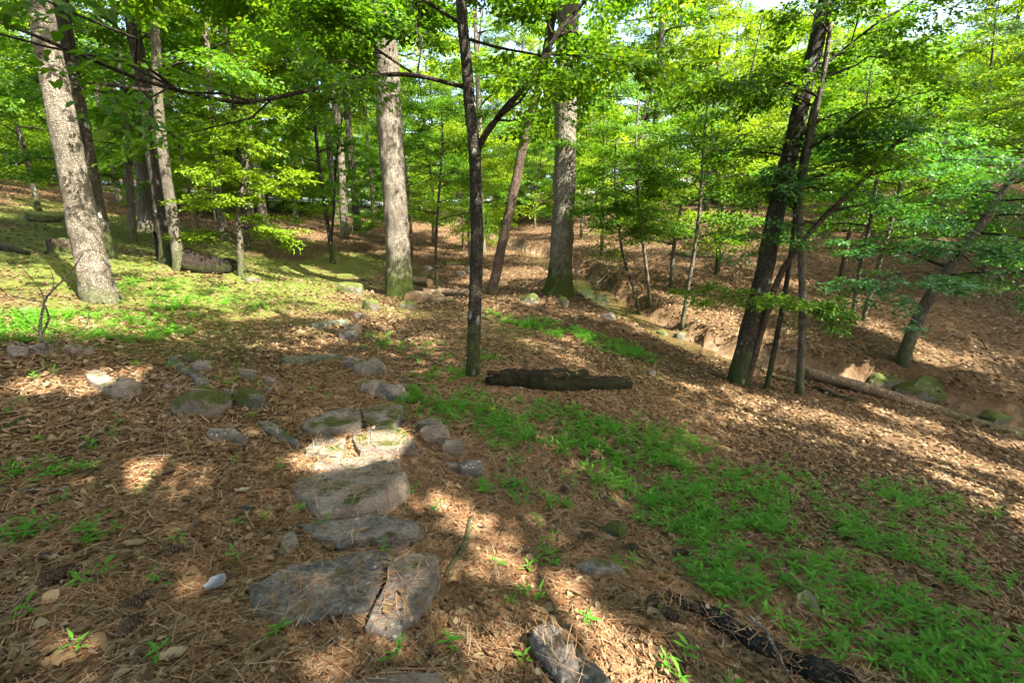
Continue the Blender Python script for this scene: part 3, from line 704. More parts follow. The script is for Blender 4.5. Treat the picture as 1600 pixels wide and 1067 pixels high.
def proto_tall(seed, h, n, l0, leaf, mat, bark):
    r = np.random.default_rng(seed); b = np.zeros(3); t = thing('forest_tree', 'x', 'tree', b)
    pts = [[0, 0, -.4], [r.normal(0, .2), r.normal(0, .2), h * .35], [r.normal(0, .5), r.normal(0, .5), h * .7], [r.normal(0, .8), r.normal(0, .8), h]]
    _, line, rad = wood(t, 'trunk', pts, .20 + .02 * r.random(), .05, bark, b, 12, 34, .08, .03, .4, seed)
    lm = auto_limbs(line, rad, n, .36, 1, l0, l0 * .45, .3, r, .3); sb = sublimbs(lm, r, 2)
    limbs_obj(t, lm + sb, 'bark_branch', b, joined=True, seg=4)
    P, D, N, L = crown_from(lm + sb, r, 9, 1.35, leaf, f0=.12, tilt=.35)
    leaves_obj(t, P, D, N, L, mat, r, b, ratio=.6)
    return t
def proto_sapling(seed, h, n, leaf, mat):
    r = np.random.default_rng(seed); b = np.zeros(3); t = thing('sapling', 'x', 'sapling', b)
    pts = [[0, 0, -.1], [r.normal(0, .05), r.normal(0, .05), h * .4], [r.normal(0, .15), r.normal(0, .15), h]]
    _, line, rad = wood(t, 'trunk', pts, .022, .006, 'bark_grey', b, 6, 12, .1, 0, .2, seed)
    lm = auto_limbs(line, rad, n, .2, 1, h * .4, h * .2, .25, r, .3)
    limbs_obj(t, lm, 'bark_branch', b, joined=True, seg=4)
    P, D, N, L = crown_from(lm, r, 5, .38, leaf, f0=.1, small=True)
    leaves_obj(t, P, D, N, L, mat, r, b, ratio=.6)
    return t
UND = [proto_understory(40, 6.5, 15, 2.5, .105, 'leaf_green', 'bark_grey'), proto_understory(41, 8, 17, 2.8, .11, 'leaf_sunlit', 'bark_dark'),
       proto_understory(42, 5.2, 13, 2.1, .10, 'leaf_sunlit', 'bark_grey'), proto_understory(43, 7.2, 16, 2.7, .105, 'leaf_green', 'bark_brown')]
TALL = [proto_tall(50, 19, 20, 4.6, .19, 'leaf_sunlit', 'bark_grey'), proto_tall(51, 17, 18, 4.2, .18, 'leaf_green', 'bark_pale'), proto_tall(52, 21, 20, 4.8, .19, 'leaf_sunlit', 'bark_dark')]
SAP = [proto_sapling(60, 2.4, 9, .085, 'leaf_sunlit'), proto_sapling(61, 1.7, 8, .08, 'leaf_green'), proto_sapling(62, 3.0, 11, .085, 'leaf_green')]
BUSH = [proto_understory(44, 4.2, 18, 2.0, .12, 'leaf_sunlit', 'bark_grey', 9, .06), proto_understory(45, 5.0, 19, 2.2, .12, 'leaf_green', 'bark_dark', 9, .06)]
used = set()
def put(proto, x, y, rz, s, label, group, sz=None):
    o = proto if proto.name not in used else copy_tree(proto)
    used.add(proto.name)
    o.location = (x, y, float(G(x, y)[0]) - .03); o.rotation_euler = (0, 0, rz); o.scale = (s, s, s * (sz or 1))
    o['label'] = label; o['group'] = group
    return o
def zone(x, y):
    s = creek_sd(np.array([x]), np.array([y]))[0]
    if y > np.interp(x, road_p[:, 0], road_p[:, 1]): return 'far beyond the gravel drive'
    if 0 < s < 90 or x > 12: return 'on the slope across the creek'
    if x < -9: return 'on the left-hand mossy slope'
    return 'on the flat beyond the oak'
placed = []
def free(x, y, d):
    return all((x - a) ** 2 + (y - b) ** 2 > d * d for a, b in placed)
def block(x, y, hc, rc):
    """does a crown of radius rc at height hc stand in one of the sun openings?"""
    c = np.array([x, y, float(G(x, y)[0]) + hc]); d = c - WIN[:, :3]; a = d @ SUNV
    return bool(((a > 0) & ((d * d).sum(1) - a * a < (rc + WIN[:, 3] * .5) ** 2)).any())
rb = np.random.default_rng(5)
road_p = smooth_line(np.array(ROAD, float), 80)
def on_road(x, y, d=4.0): return ((road_p[:, 0] - x) ** 2 + (road_p[:, 1] - y) ** 2).min() < d * d
KIND = {'und': ('leafy understory tree with low layered boughs ', 'understory trees '), 'tall': ('tall forest tree with high crown ', 'tall trees '), 'sap': ('small leafy sapling ', 'saplings '), 'bush': ('bushy small tree leafy down to the ground ', 'bushy trees ')}
def grow(kind, n, xr, yr, dmin, wedge=1.25, smin=.8, smax=1.25):
    k = 0; tries = 0
    while k < n and tries < n * 60:
        tries += 1
        x, y = rb.uniform(*xr), rb.uniform(*yr)
        if abs(x) > wedge * y + 10 or on_road(x, y, 4.5 if kind != 'sap' else 3) or not free(x, y, dmin): continue
        if abs(creek_sd(np.array([x]), np.array([y]))[0]) < 1.2: continue
        if y < 24 and kind == 'tall' and block(x, y, 11, 3.5): continue
        if y < 22 and kind == 'und' and block(x, y, 4.5, 1.5): continue
        z = zone(x, y); placed.append((x, y)); k += 1
        pr = {'und': UND, 'tall': TALL, 'sap': SAP, 'bush': BUSH}[kind]
        put(pr[rb.integers(len(pr))], x, y, rb.uniform(0, 6.28), rb.uniform(smin, smax), KIND[kind][0] + z, KIND[kind][1] + z, rb.uniform(.9, 1.15))
for (x, y, i, s) in [(-14, 15.5, 0, 1.0), (-10.5, 18.5, 1, 1.0), (-4.8, 22, 3, 1.0), (-1.8, 20.5, 2, 1.1), (3.8, 19.5, 0, 1.05), (7.6, 17.0, 1, 1.05), (11.2, 15.6, 3, 1.05), (15.5, 15.0, 0, 1.0), (5.2, 14.9, 2, 1.0), (18.5, 19, 1, 1.1), (12, 21, 1, 1.1), (-19, 19, 1, 1.1)]:
    placed.append((x, y)); z = zone(x, y)
    put(UND[i], x, y, rb.uniform(0, 6.28), s, KIND['und'][0] + z, KIND['und'][1] + z)
for (x, y, s) in [(19.5, 8.5, .8), (25, 13.5, .85), (30, 19.5, .9), (24.5, 6.0, .85), (33, 13, .9), (23.5, 9.5, .85), (21.5, 12.6, .8), (28, 17.5, .9), (28.5, 9, .9), (21, 4.6, .75)]:
    placed.append((x, y)); put(TALL[int(x) % 3], x, y, x, s, 'tall forest tree added to shade the slope past the end of the fallen trunk', 'added shade trees past the fallen trunk')  # out-of-view trees added to shade the right-hand slope
grow('bush', 26, (-34, 26), (30, 43), 2.2)
grow('bush', 75, (-70, 70), (49, 66), 2.0, smin=1.1, smax=1.8)
grow('und', 66, (-48, 48), (21, 62), 2.6)
grow('tall', 62, (-60, 60), (17, 80), 3.2)
grow('tall', 16, (-42, -8), (22, 46), 2.6)
grow('und', 90, (-85, 85), (51, 84), 2.6, smin=1.25, smax=1.9)
grow('sap', 46, (-26, 26), (16, 42), 1.0)
# the wood goes on beside and behind the viewpoint
for k in range(26):
    a = rb.uniform(R(75), R(285)); d = rb.uniform(14, 34); x, y = d * math.sin(a), d * math.cos(a)
    if any(block(x, y, hh, rr_) for hh, rr_ in ((8, 3.6), (11, 3.8), (14, 3.2), (17, 2.2))) or not free(x, y, 3): continue
    placed.append((x, y)); put(TALL[rb.integers(3)], x, y, rb.uniform(0, 6.28), rb.uniform(.8, 1.1), 'tall forest tree behind the clearing', 'tall trees behind the clearing')

# ------------------------------------------------------------------ stones
LOGS = []
POLY = []      # (outline xy, plane) for what lies on the stones
def stone(name, label, pix, h, mat='slate', tilt=(0, 0), dome=0.0, group=None, cat='stone', rough=.012, deep=.14, seed=None, bulge=1.06):
    pix = np.array(pix, float); c = hit(*pix.mean(0), h)
    # outline on the tilted top plane
    nrm = np.array([-tilt[0], -tilt[1], 1.0]); W = []
    for p in pix:
        d = ray(*p); t = ((c - EYE) @ nrm) / (d @ nrm); W.append(EYE + d * t)
    W = np.array(W); ctr = W.mean(0)
    if np.cross(W[1] - W[0], W[2] - W[1])[2] < 0: pass
    area = .5 * np.sum(W[:, 0] * np.roll(W[:, 1], -1) - np.roll(W[:, 0], -1) * W[:, 1])
    if area < 0: W = W[::-1]
    # resample each edge
    Wn = np.roll(W, -1, 0); ln = np.linalg.norm(Wn - W, axis=1); per = ln.sum(); out = []
    for a, b, l in zip(W, Wn, ln):
        m = max(2, int(round(34 * l / per)))
        out += [a + (b - a) * q / m for q in range(m)]
    O = np.array(out); n = len(O); sd = seed if seed is not None else int(abs(pix[0, 0] * 7 + pix[0, 1]))
    size = math.sqrt(abs(area)); base = ctr.copy(); base[2] = float(G(ctr[0], ctr[1])[0])
    O = O + np.c_[fbm(O[:, :2] * 14, 2, sd), fbm(O[:, :2] * 14 + 9, 2, sd + 1), np.zeros(n)] * .012 * min(size * 3, 1)
    ch = min(.014, size * .05); D = O - ctr
    lo = float(min(base[2], G(O[:, 0], O[:, 1]).min())) - deep * .35
    rings = []
    def ring(k, zoff):
        Q = ctr + D * k; Q = Q.copy(); Q[:, 2] = ctr[2] + D[:, 2] * k + zoff; return Q
    bot = ring(bulge, 0); bot[:, 2] = lo
    md = ring(1 + (bulge - 1) * .6, 0); md[:, 2] = md[:, 2] * .55 + lo * .45
    rings = [bot, md, ring(1.012, -ch * 1.6), ring(.985, -ch * .25), ring(.95, dome * .12), ring(.8, dome * .42), ring(.58, dome * .76), ring(.3, dome * .95)]
    V = np.vstack(rings + [ctr[None] + [0, 0, dome]]); m = len(rings)
    amp = np.r_[np.full(n, .0), np.full(n, rough * 2.2), np.full(n, rough * .6), np.full(n * (m - 3), rough), rough]
    dz = fbm(V * np.array([7, 7, 9]), 3, sd + 5); dx = fbm(V * 9 + 31, 2, sd + 8)
    step = np.round(dz * 3) / 3 * .5 + dz * .5                      # slaty ledges
    V[:, 2] += amp * step; V[:, :2] += (unit(V[:, :2] - ctr[:2])) * (amp * dx)[:, None] * .9 * (np.arange(len(V)) < 3 * n)[:, None]
    i = np.arange(m - 1)[:, None] * n; j = np.arange(n)[None]; j2 = (j + 1) % n
    F4 = np.stack([i + j, i + j2, i + n + j2, i + n + j], -1).reshape(-1, 4)
    jj = np.arange(n); F3 = np.c_[(m - 1) * n + jj, (m - 1) * n + (jj + 1) % n, np.full(n, m * n)]
    o = mk(name, V - base, [F4, F3], MATS[mat])
    o.location = base; tag(o, label, cat, group)
    me = o.data; me.polygons.foreach_set('use_smooth', np.ones(len(me.polygons), bool))
    try: me.set_sharp_from_angle(angle=R(32))
    except Exception: pass
    POLY.append((O[:, :2].copy(), ctr.copy(), np.array(tilt), dome, h))
    return o
import bmesh
def shard(name, label, foot, w, dp, ht, mat, cat, r, block):
    """an angular broken stone: the hull of a few jittered corners, its edges worn"""
    pts = []
    for zz, k in ((-.45, 1.02), (.62 if not block else .8, 1.06), (1.0, .86 if not block else .92)):
        m = 4 if block else 5; a0 = .785 if block else r.uniform(0, 6)
        for q in range(m):
            a = a0 + q * 2 * math.pi / m + (r.normal(0, .22) if not block else r.normal(0, .05)); rr = k * r.uniform(.72, 1.1)
            pts.append((math.cos(a) * rr * w * (.5 if not block else .68), math.sin(a) * rr * dp * (.5 if not block else .68), ht * zz * (r.uniform(.55, 1.1) if zz > 0 else 1)))
    bm = bmesh.new(); [bm.verts.new(p) for p in pts]
    bmesh.ops.convex_hull(bm, input=bm.verts)
    bmesh.ops.delete(bm, geom=[v for v in bm.verts if not v.link_faces], context='VERTS')
    bmesh.ops.dissolve_limit(bm, angle_limit=R(14), verts=bm.verts, edges=bm.edges)
    bmesh.ops.bevel(bm, geom=list(bm.edges), offset=min(w, ht) * .03, segments=1, affect='EDGES', clamp_overlap=True)
    bmesh.ops.triangulate(bm, faces=bm.faces)
    bmesh.ops.subdivide_edges(bm, edges=bm.edges, cuts=2, use_grid_fill=True)
    V = np.array([v.co for v in bm.verts]); off = fbm(V * (2.2 / w), 3, int(w * 1e4)) * .035 * w + fbm(V * (9 / w), 2, 7) * .012 * w
    for v, o in zip(bm.verts, off): v.co += v.normal * float(o)
    me = bpy.data.meshes.new(name); bm.to_mesh(me); bm.free(); me.materials.append(MATS[mat])
    me.polygons.foreach_set('use_smooth', np.ones(len(me.polygons), bool)); me.set_sharp_from_angle(angle=R(17))
    ob = bpy.data.objects.new(name, me); COL.objects.link(ob)
    c = foot + np.array([0, dp * .32, 0]); c[2] = min(foot[2], float(G(c[0], c[1])[0])) - .005; ob.location = c; ob.rotation_euler = (0, 0, r.uniform(-.25, .25)); tag(ob, label, cat)
    a = np.linspace(0, 6.28, 12, endpoint=False); POLY.append((np.c_[c[0] + .42 * w * np.cos(a), c[1] + .42 * dp * np.sin(a)], c + [0, 0, ht * .95], np.zeros(2), 0, ht))
    return ob
def rock(name, label, pix, mat='slate', deep=.55, cat='stone', sq=.85, seed=None, lean=0.0):
    """an angular free-standing rock; pix is its outline as it stands on the ground"""
    pix = np.array(pix, float); lo, hi_ = pix.min(0), pix.max(0); foot = hit((lo[0] + hi_[0]) / 2, hi_[1] - .12 * (hi_[1] - lo[1])); k = foot[1] / FPX
    w = (hi_[0] - lo[0]) * k * 1.15; ht = (hi_[1] - lo[1]) * k * 1.05; dp = w * deep; sd = seed if seed is not None else int(pix[0, 0] * 3 + pix[0, 1])
    r = np.random.default_rng(sd); nu, nv = 26, 15
    if mat not in ('mossy_stone', 'black_pebble'): return shard(name, label, foot, w, dp, ht, mat, cat, r, 'block' in label)
    th = np.linspace(0, 2 * np.pi, nu, endpoint=False); ph = np.linspace(-.5 * np.pi, .5 * np.pi, nv)
    T, Pp = np.meshgrid(th, ph); d = np.c_[(np.cos(T) * np.cos(Pp)).ravel(), (np.sin(T) * np.cos(Pp)).ravel(), np.sin(Pp).ravel()]
    n = unit(r.normal(0, 1, (22, 3)) * [1, 1, .8]); o = r.uniform(.72, 1.0, 22)
    dot = d @ n.T; rr = np.min(np.where(dot > .05, o / np.maximum(dot, .05), 9), 1); rr = np.minimum(rr, 1.25)
    V = d * rr[:, None]; V /= np.abs(V).max(0)
    V = V * (1 + .05 * fbm(V * 3, 3, sd))[:, None]
    V[:, 2] = np.where(V[:, 2] < 0, V[:, 2] * 2.2, V[:, 2]); V[:, :2] *= np.where(V[:, 2] < -.1, 1.0, 1.0)[:, None]
    V = V * [w / 2, dp / 2, ht * .62]; V[:, 2] += ht * .38; V[:, 0] += lean * V[:, 2]
    i = np.arange(nv - 1)[:, None] * nu; j = np.arange(nu)[None]; j2 = (j + 1) % nu
    F4 = np.stack([i + j, i + j2, i + nu + j2, i + nu + j], -1).reshape(-1, 4)
    ob = mk(name, V, [F4], MATS[mat], smooth=True); c = foot + np.array([0, dp * .32, 0]); c[2] = min(foot[2], float(G(c[0], c[1])[0])) - .01
    ob.location = c; ob.rotation_euler = (0, 0, r.uniform(-.3, .3)); tag(ob, label, cat)
    try: ob.data.set_sharp_from_angle(angle=R(24))
    except Exception: pass
    a = np.linspace(0, 6.28, 12, endpoint=False); POLY.append((np.c_[c[0] + .42 * w * np.cos(a), c[1] + .42 * dp * np.sin(a)], c + [0, 0, ht * .9], np.zeros(2), 0, ht))
    return ob
def zp(ox, oy, s): return lambda *p: [(ox + s * a, oy + s * b) for a, b in p]
A = zp(360, 740, .3064); B = zp(360, 540, .2812); C = zp(790, 690, .3534); D_ = zp(100, 500, .2437); E_ = zp(420, 380, .2249); H = zp(740, 400, .225)
ST = 'stones of the stepped path'
stone('step_stone', 'broad grey-brown slab, larger of the cracked pair forming the first step', A((95,580),(190,525),(300,470),(480,430),(560,405),(700,390),(808,397),(815,410),(770,520),(690,690),(560,712),(440,742),(260,782),(140,768),(92,640)), .07, 'slate', (.02, -.03))
stone('step_stone', 'narrow dark slab with white lichen spots beside the cracked first step', A((832,405),(920,393),(1045,408),(1048,470),(1005,600),(965,690),(893,770),(872,838),(700,775),(722,690),(792,540)), .085, 'slate', (-.05, -.04), deep=.2, bulge=1.09)
stone('step_stone', 'long rippled dark slab behind the cracked first step', A((355,255),(450,230),(560,242),(700,202),(800,196),(940,235),(950,308),(850,335),(720,330),(640,355),(560,375),(520,325),(400,305)), .06, 'slate', (.0, .03), rough=.02)
stone('step_stone', 'large tan slab with moss tufts and scattered pine needles, tilted to the left', B((345,790),(420,720),(560,690),(700,680),(870,635),(975,700),(800,845),(640,885),(510,915),(470,885),(370,825)), .10, 'tan_stone', (.10, -.03), deep=.2, bulge=1.05)
stone('step_stone', 'sunlit pale ledge behind the large tan slab', B((440,660),(480,632),(660,622),(880,600),(945,625),(930,648),(850,652),(700,676),(480,688)), .06, 'tan_stone')
stone('step_stone', 'tan step stone left of the mossy sunlit slab', B((425,565),(470,510),(560,500),(640,515),(612,590),(590,612),(420,592)), .06, 'tan_stone')
stone('step_stone', 'yellow-mossed slab in the sun patch of the path', B((670,490),(760,470),(960,455),(1000,500),(1030,550),(960,548),(870,562),(720,590),(690,550)), .075, 'slate_moss', (0, .03), deep=.2)
stone('step_stone', 'long mossy step stone with upright front face', B((390,445),(430,400),(620,345),(710,350),(722,375),(716,430),(600,455),(480,462)), .10, 'slate_moss', (.0, .06), deep=.25)
stone('step_stone', 'flat squarish slab tapering downhill beside the long mossy step', B((735,350),(800,320),(960,330),(945,380),(905,450),(755,460),(745,400)), .09, 'slate_moss', (0, .05))
rock('edge_stone', 'pale grey triangular stone at the path edge', B((800,305),(850,225),(940,225),(982,270),(972,320),(860,312)), 'slate')
rock('edge_stone', 'small brown stone wedged below the mossy boulder', B((715,200),(830,200),(862,215),(800,290),(742,275)), 'tan_stone')
rock('edge_stone', 'rounded olive-grey boulder at the path edge', B((680,140),(740,90),(800,78),(832,110),(856,180),(780,178),(700,168)), 'slate_moss')
rock('edge_stone', 'dark stone leaning on the rounded olive-grey boulder', B((630,120),(650,80),(720,72),(692,130)), 'slate')
rock('edge_stone', 'brown stone with a green mossy corner beside the weeds', B((1035,440),(1060,402),(1130,400),(1166,420),(1130,460),(1060,495)), 'slate_moss')
rock('edge_stone', 'wedge of tan stone along the weedy path edge', B((1060,490),(1185,425),(1216,500),(1172,560)), 'tan_stone')
rock('edge_stone', 'low tan stone half hidden by weeds above the upright block', B((1175,580),(1230,530),(1290,608),(1222,612)), 'tan_stone')
rock('edge_stone', 'upright grey block at the edge of the weeds', B((1270,650),(1392,650),(1392,735),(1340,745),(1275,715)), 'slate')
rock('edge_stone', 'small tan stone left of the upright grey block', B((1210,690),(1232,642),(1272,642),(1268,700)), 'tan_stone')
stone('stone_shard', 'flat triangular shard left of the rippled dark slab', A((235,400),(270,310),(325,275),(345,350),(290,415)), .035, 'tan_stone', (.1, 0))
stone('step_stone', 'dark slab edge at the foot of the path, below the cracked step', A((590,1055),(760,1018),(960,1003),(1090,1010),(1112,1070),(1100,1180),(600,1180)), .05, 'slate', (0, .02))
stone('half_buried_stone', 'upright mottled stone with white lichen in the sunlit straw', C((120,830),(180,775),(250,820),(300,900),(325,1000),(250,1055),(210,1000),(150,900)), .08, 'slate', (0, .05), .02, deep=.2)
stone('half_buried_stone', 'low dark stone beside the upright mottled stone', C((325,930),(400,980),(470,1065),(330,1075),(310,1010)), .05, 'slate', (.05, 0))
stone('half_buried_stone', 'grey-green stone half hidden under a weed clump', C((310,540),(380,515),(500,545),(520,570),(400,572)), .04, 'slate_moss', (0, 0), .02)
stone('half_buried_stone', 'small mossy stone among pine cones on the weedy slope', C((440,365),(500,345),(545,380),(500,412)), .06, 'mossy_stone', (0, .1), .02)
stone('bank_stone', 'flat tan slab in the sun on the left bank', D_((120,340),(200,305),(332,382),(290,440),(180,392)), .05, 'tan_stone', (-.05, .05))
rock('bank_stone', 'rounded tan stone below the flat sunny slab', D_((290,460),(350,392),(440,440),(452,490),(380,515)), 'tan_stone')
rock('bank_stone', 'biggest green mossy rock on the left bank', D_((650,470),(780,450),(860,470),(1000,590),(970,618),(850,630),(760,570)), 'mossy_stone')
stone('bank_stone', 'long grey-green slab lying diagonally above the biggest mossy rock', D_((660,250),(700,216),(780,290),(920,370),(880,400),(800,340)), .05, 'slate_moss', (0, .1))
rock('bank_stone', 'olive mossy wedge at the crest of the left bank', D_((750,212),(860,200),(862,240),(790,280)), 'mossy_stone')
rock('bank_stone', 'purple-grey shard propped on the diagonal slab', D_((810,290),(870,260),(932,320),(900,345)), 'slate')
rock('bank_stone', 'blocky mossy rock at the right end of the left bank', D_((1090,490),(1150,430),(1242,420),(1266,510),(1285,580),(1130,590)), 'mossy_stone')
rock('bank_stone', 'round grey stone with a lichen ring below the bank', D_((915,730),(980,705),(1045,745),(1030,780),(940,772)), 'slate')
stone('bank_stone', 'smooth grey slab next to the lichen-ringed stone', D_((1000,690),(1080,680),(1180,760),(1112,765),(1040,730)), .05, 'slate', (-.08, .05))
stone('bank_stone', 'long mossy slab running down to the path from the bank', D_((1240,640),(1320,640),(1450,730),(1500,768),(1440,752),(1290,690)), .05, 'slate_moss', (-.08, 0))
stone('bank_stone', 'flat dark stone behind the blocky mossy rock', D_((1110,310),(1230,315),(1200,350),(1130,342)), .05, 'slate')
rock('bank_stone', 'small dark angular stone beside the trodden path', D_((1270,382),(1340,370),(1356,410),(1290,416)), 'slate')
rock('bank_stone', 'pale tan chip beside the blocky mossy rock', D_((1260,432),(1322,425),(1312,465),(1270,462)), 'tan_stone')
rock('bank_stone', 'small grey-tan shard between the two mossiest bank rocks', D_((1010,480),(1050,440),(1066,470),(1046,505)), 'slate')
rock('bank_stone', 'small brown stone perched left of the biggest mossy rock', D_((630,422),(682,402),(690,450),(640,452)), 'tan_stone')
rock('rim_stone', 'pale grey rounded stone at the foot of the dead shrub', [(8,552),(14,540),(30,540),(38,552),(24,560)], 'slate')
rock('rim_stone', 'tan stone touching the foot of the dead shrub', [(40,556),(50,540),(70,540),(76,552)], 'tan_stone')
rock('rim_stone', 'low brown rim stone right of the dead shrub', [(95,550),(112,540),(136,542),(138,552),(110,556)], 'tan_stone')
rock('rim_stone', 'small white stone in the grass behind the dead shrub', [(24,487),(34,481),(45,484),(40,491)], 'slate')
rock('boulder', 'rounded mossy boulder standing in the sun patch left of the oak', E_((475,335),(490,290),(540,268),(600,285),(632,312),(640,360),(560,352)), 'mossy_stone')
rock('edge_stone', 'mossy green edging rock nearest the oak', E_((640,440),(700,402),(760,400),(750,440),(680,474)), 'mossy_stone')
rock('edge_stone', 'whitish edging stone past the upper timber', E_((590,500),(620,482),(665,500),(650,534),(600,530)), 'slate')
rock('edge_stone', 'olive stone just below the upper timber', E_((520,590),(600,570),(636,600),(610,626),(530,612)), 'slate_moss')
rock('edge_stone', 'pale rough stone between the two timbers', E_((480,685),(570,616),(602,640),(586,680)), 'slate')
rock('edge_stone', 'dark mossy stone at the right end of the lower timber', E_((600,715),(640,703),(700,740),(620,752)), 'mossy_stone')
rock('edge_stone', 'grey stone between the lower timber and the olive boulder', E_((510,860),(560,802),(640,800),(600,852),(550,880)), 'slate')
rock('root_rock', 'low mossy slab against the foot of the oak', E_((900,395),(1000,405),(1026,440),(1000,468),(930,445)), 'mossy_stone')
rock('creek_rock', 'low mossy rock left of the creekside tree', H((330,300),(380,268),(440,290),(466,320),(440,336),(350,325)), 'mossy_stone')
rock('creek_rock', 'dark mossy rock at the foot of the creekside tree', H((590,340),(600,300),(640,290),(662,325),(650,360)), 'mossy_stone')
rock('creek_rock', 'left of two round mossy boulders in the creek', H((1275,555),(1295,525),(1330,518),(1352,560),(1310,576)), 'mossy_stone')
rock('creek_rock', 'right of two round mossy boulders in the creek', H((1388,570),(1405,540),(1440,530),(1482,565),(1462,600),(1405,598)), 'mossy_stone')
for (px, py, w, h, lab) in [(1388,596,30,14,'dark mossy hummock under the leaning split trunk'), (1448,612,44,26,'largest mossy hummock overhanging the fallen trunk'), (1570,655,30,15,'mossy rock near the thick end of the fallen trunk')]:
    rock('bank_rock', lab, [(px - w, py + h * .7), (px - w * .4, py - h * .7), (px + w * .5, py - h * .6), (px + w, py + h * .7)], 'mossy_stone')
rock('loose_stone', 'small pale green triangular stone on the leaf litter near the rotten log', H((1200,812),(1235,786),(1276,828),(1230,832)), 'slate')
for (px, py, w, lab) in [(380, 796, 12, 'small black stone in the straw left of the tan slab'), (66, 868, 13, 'small black pebble beside a pine cone')]:
    rock('pebble', lab, [(px - w, py), (px - w * .5, py - w * .5), (px + w * .6, py - w * .55), (px + w, py), (px + w * .3, py + w * .5), (px - w * .6, py + w * .45)], 'black_pebble')
for (px, py, w, lab) in [(660, 432, 9, 'mossy rock on the flat behind the firewood'), (668, 421, 8, 'small pale rock on the flat behind the firewood'), (720, 428, 8, 'pale rock in the rubble behind the log'), (733, 424, 7, 'grey rock in the rubble behind the log'), (746, 431, 7, 'low rock beside the pale straight trunk'),
                         (388, 437, 14, 'flat mossy stone at the foot of the leafy sapling'), (950, 497, 11, 'dark rock beside the creek pool')]:
    rock('distant_rock', lab, [(px - w, py), (px - w * .5, py - w * .45), (px + w * .6, py - w * .5), (px + w, py), (px + w * .3, py + w * .3), (px - w * .6, py + w * .3)], 'mossy_stone' if 'mossy' in lab else 'slate')

# ------------------------------------------------------------------ timbers, logs, stumps
def timber(label, p0, p1, w, hgt):
    a, b = hit(*p0, hgt), hit(*p1, hgt); c = (a + b) / 2; g = float(G(c[0], c[1])[0]); L = np.linalg.norm(b[:2] - a[:2]); rz = math.atan2(b[1] - a[1], b[0] - a[0])
    n = 16; xs = np.linspace(-L / 2, L / 2, n); prof = [(-w/2, -.1), (-w/2, hgt - .012), (-w/2 + .012, hgt), (w/2 - .012, hgt), (w/2, hgt - .012), (w/2, -.1)]
    V = np.array([[x, y + .004 * math.sin(x * 9 + y * 40), z] for x in xs for (y, z) in prof]); V[:, 2] += .006 * vnoise(V * 14, 3) + (V[:, 0] / L) * (b[2] - a[2]); V[:, 1] += .006 * vnoise(V * 11 + 5, 4)
    m = len(prof); i = np.arange(n - 1)[:, None] * m; j = np.arange(m)[None]; j2 = (j + 1) % m
    F4 = np.stack([i + j, i + j2, i + m + j2, i + m + j], -1).reshape(-1, 4); F6 = np.array([list(range(m))[::-1], [(n - 1) * m + k for k in range(m)]])
    o = mk('step_timber', V, [F4, F6], MATS['grey_timber']); o.location = (c[0], c[1], g); o.rotation_euler = (0, 0, rz); tag(o, label, 'timber')
timber('weathered grey timber step, the longer one next to the olive boulder', (442, 561), (530, 552), .14, .07)
timber('weathered grey timber step farther up the path toward the oak', (488, 507), (541, 500), .14, .07)

def log(name, label, pts, r0, r1, mat, seg=16, rough=.12, ridge=.0, cat='log', sink=.35, n=40, seed=1, endmat=None, straight=False):
    """a log lying on the ground; pts are where its underside touches"""
    W = np.array([hit(*p) for p in pts]); base = W.mean(0); line = smooth_line(W, n)
    t = np.linspace(0, 1, n); rad = r0 + (r1 - r0) * t
    g = G(line[:, 0], line[:, 1]); k = max(1, n // 12)
    line[:, 2] = np.convolve(np.pad(g, k, 'edge'), np.ones(2 * k + 1) / (2 * k + 1), 'valid') + rad * (1 - sink)
    if straight:
        line[:, :2] = line[0, :2] + (line[-1, :2] - line[0, :2]) * t[:, None]; g = G(line[:, 0], line[:, 1]); A_ = np.c_[np.ones(n), t]; co = np.linalg.lstsq(A_, g, rcond=None)[0]
        line[:, 2] = A_ @ co + rad * (1 - sink) + .10 * np.std(g - A_ @ co) + .02 * np.sin(t * 7) ; line[:, :2] += .05 * np.c_[np.sin(t * 5), np.cos(t * 4)]
    V, f4, f3 = tube(line - base, rad, seg, rough, 3.5 / max(r0 * 6, .3), seed, True, ridge)
    LOGS.append((line[:, :2].copy(), line[:, 2] + rad * .9, rad.copy()))
    if endmat:
        th = thing(name, label, cat, base); mk('bark', V, [f4, f3[:0]], MATS[mat], th, smooth=True)
        for e, (f, c) in enumerate(((f3[:seg], len(V) - 2), (f3[seg:], len(V) - 1))): 
            idx = np.unique(f); rm = {int(v): q for q, v in enumerate(idx)}
            mk('cut_end', V[idx] + unit(line[0] - line[1] if e == 0 else line[-1] - line[-2]) * .003, [np.vectorize(rm.get)(f)], MATS[endmat], th)
        return th
    o = mk(name, V, [f4, f3], MATS[mat], smooth=True); o.location = base
    return tag(o, label, cat)
log('rotten_log', 'dark rotting mossy log lying beside the V-forked tree', [(762,600),(800,602),(850,606),(912,607)], .10, .135, 'rotten_wood', 30, .22, .22, seed=5, sink=.3, n=60)
log('rotten_log', 'thinner broken end piece of the dark rotting log', [(908,606),(945,606),(980,605)], .095, .085, 'rotten_wood', 24, .2, .2, seed=6, sink=.3)
log('fallen_log', 'long fallen trunk lying along the creek', [(1258,594),(1320,612),(1390,628),(1470,645),(1540,660),(1605,672),(1660,690)], .10, .13, 'log_wood', 18, .12, .05, seed=7, n=70, sink=.2, straight=True)
log('fallen_branch', 'pale broken limb in front of the fallen trunk', [(1190,580),(1215,592),(1245,600)], .06, .05, 'log_wood', 10, .12, seed=8)
log('fallen_branch', 'short rotting limb under the fallen trunk', [(1272,608),(1300,618),(1335,628)], .05, .04, 'rotten_wood', 10, .2, seed=9)
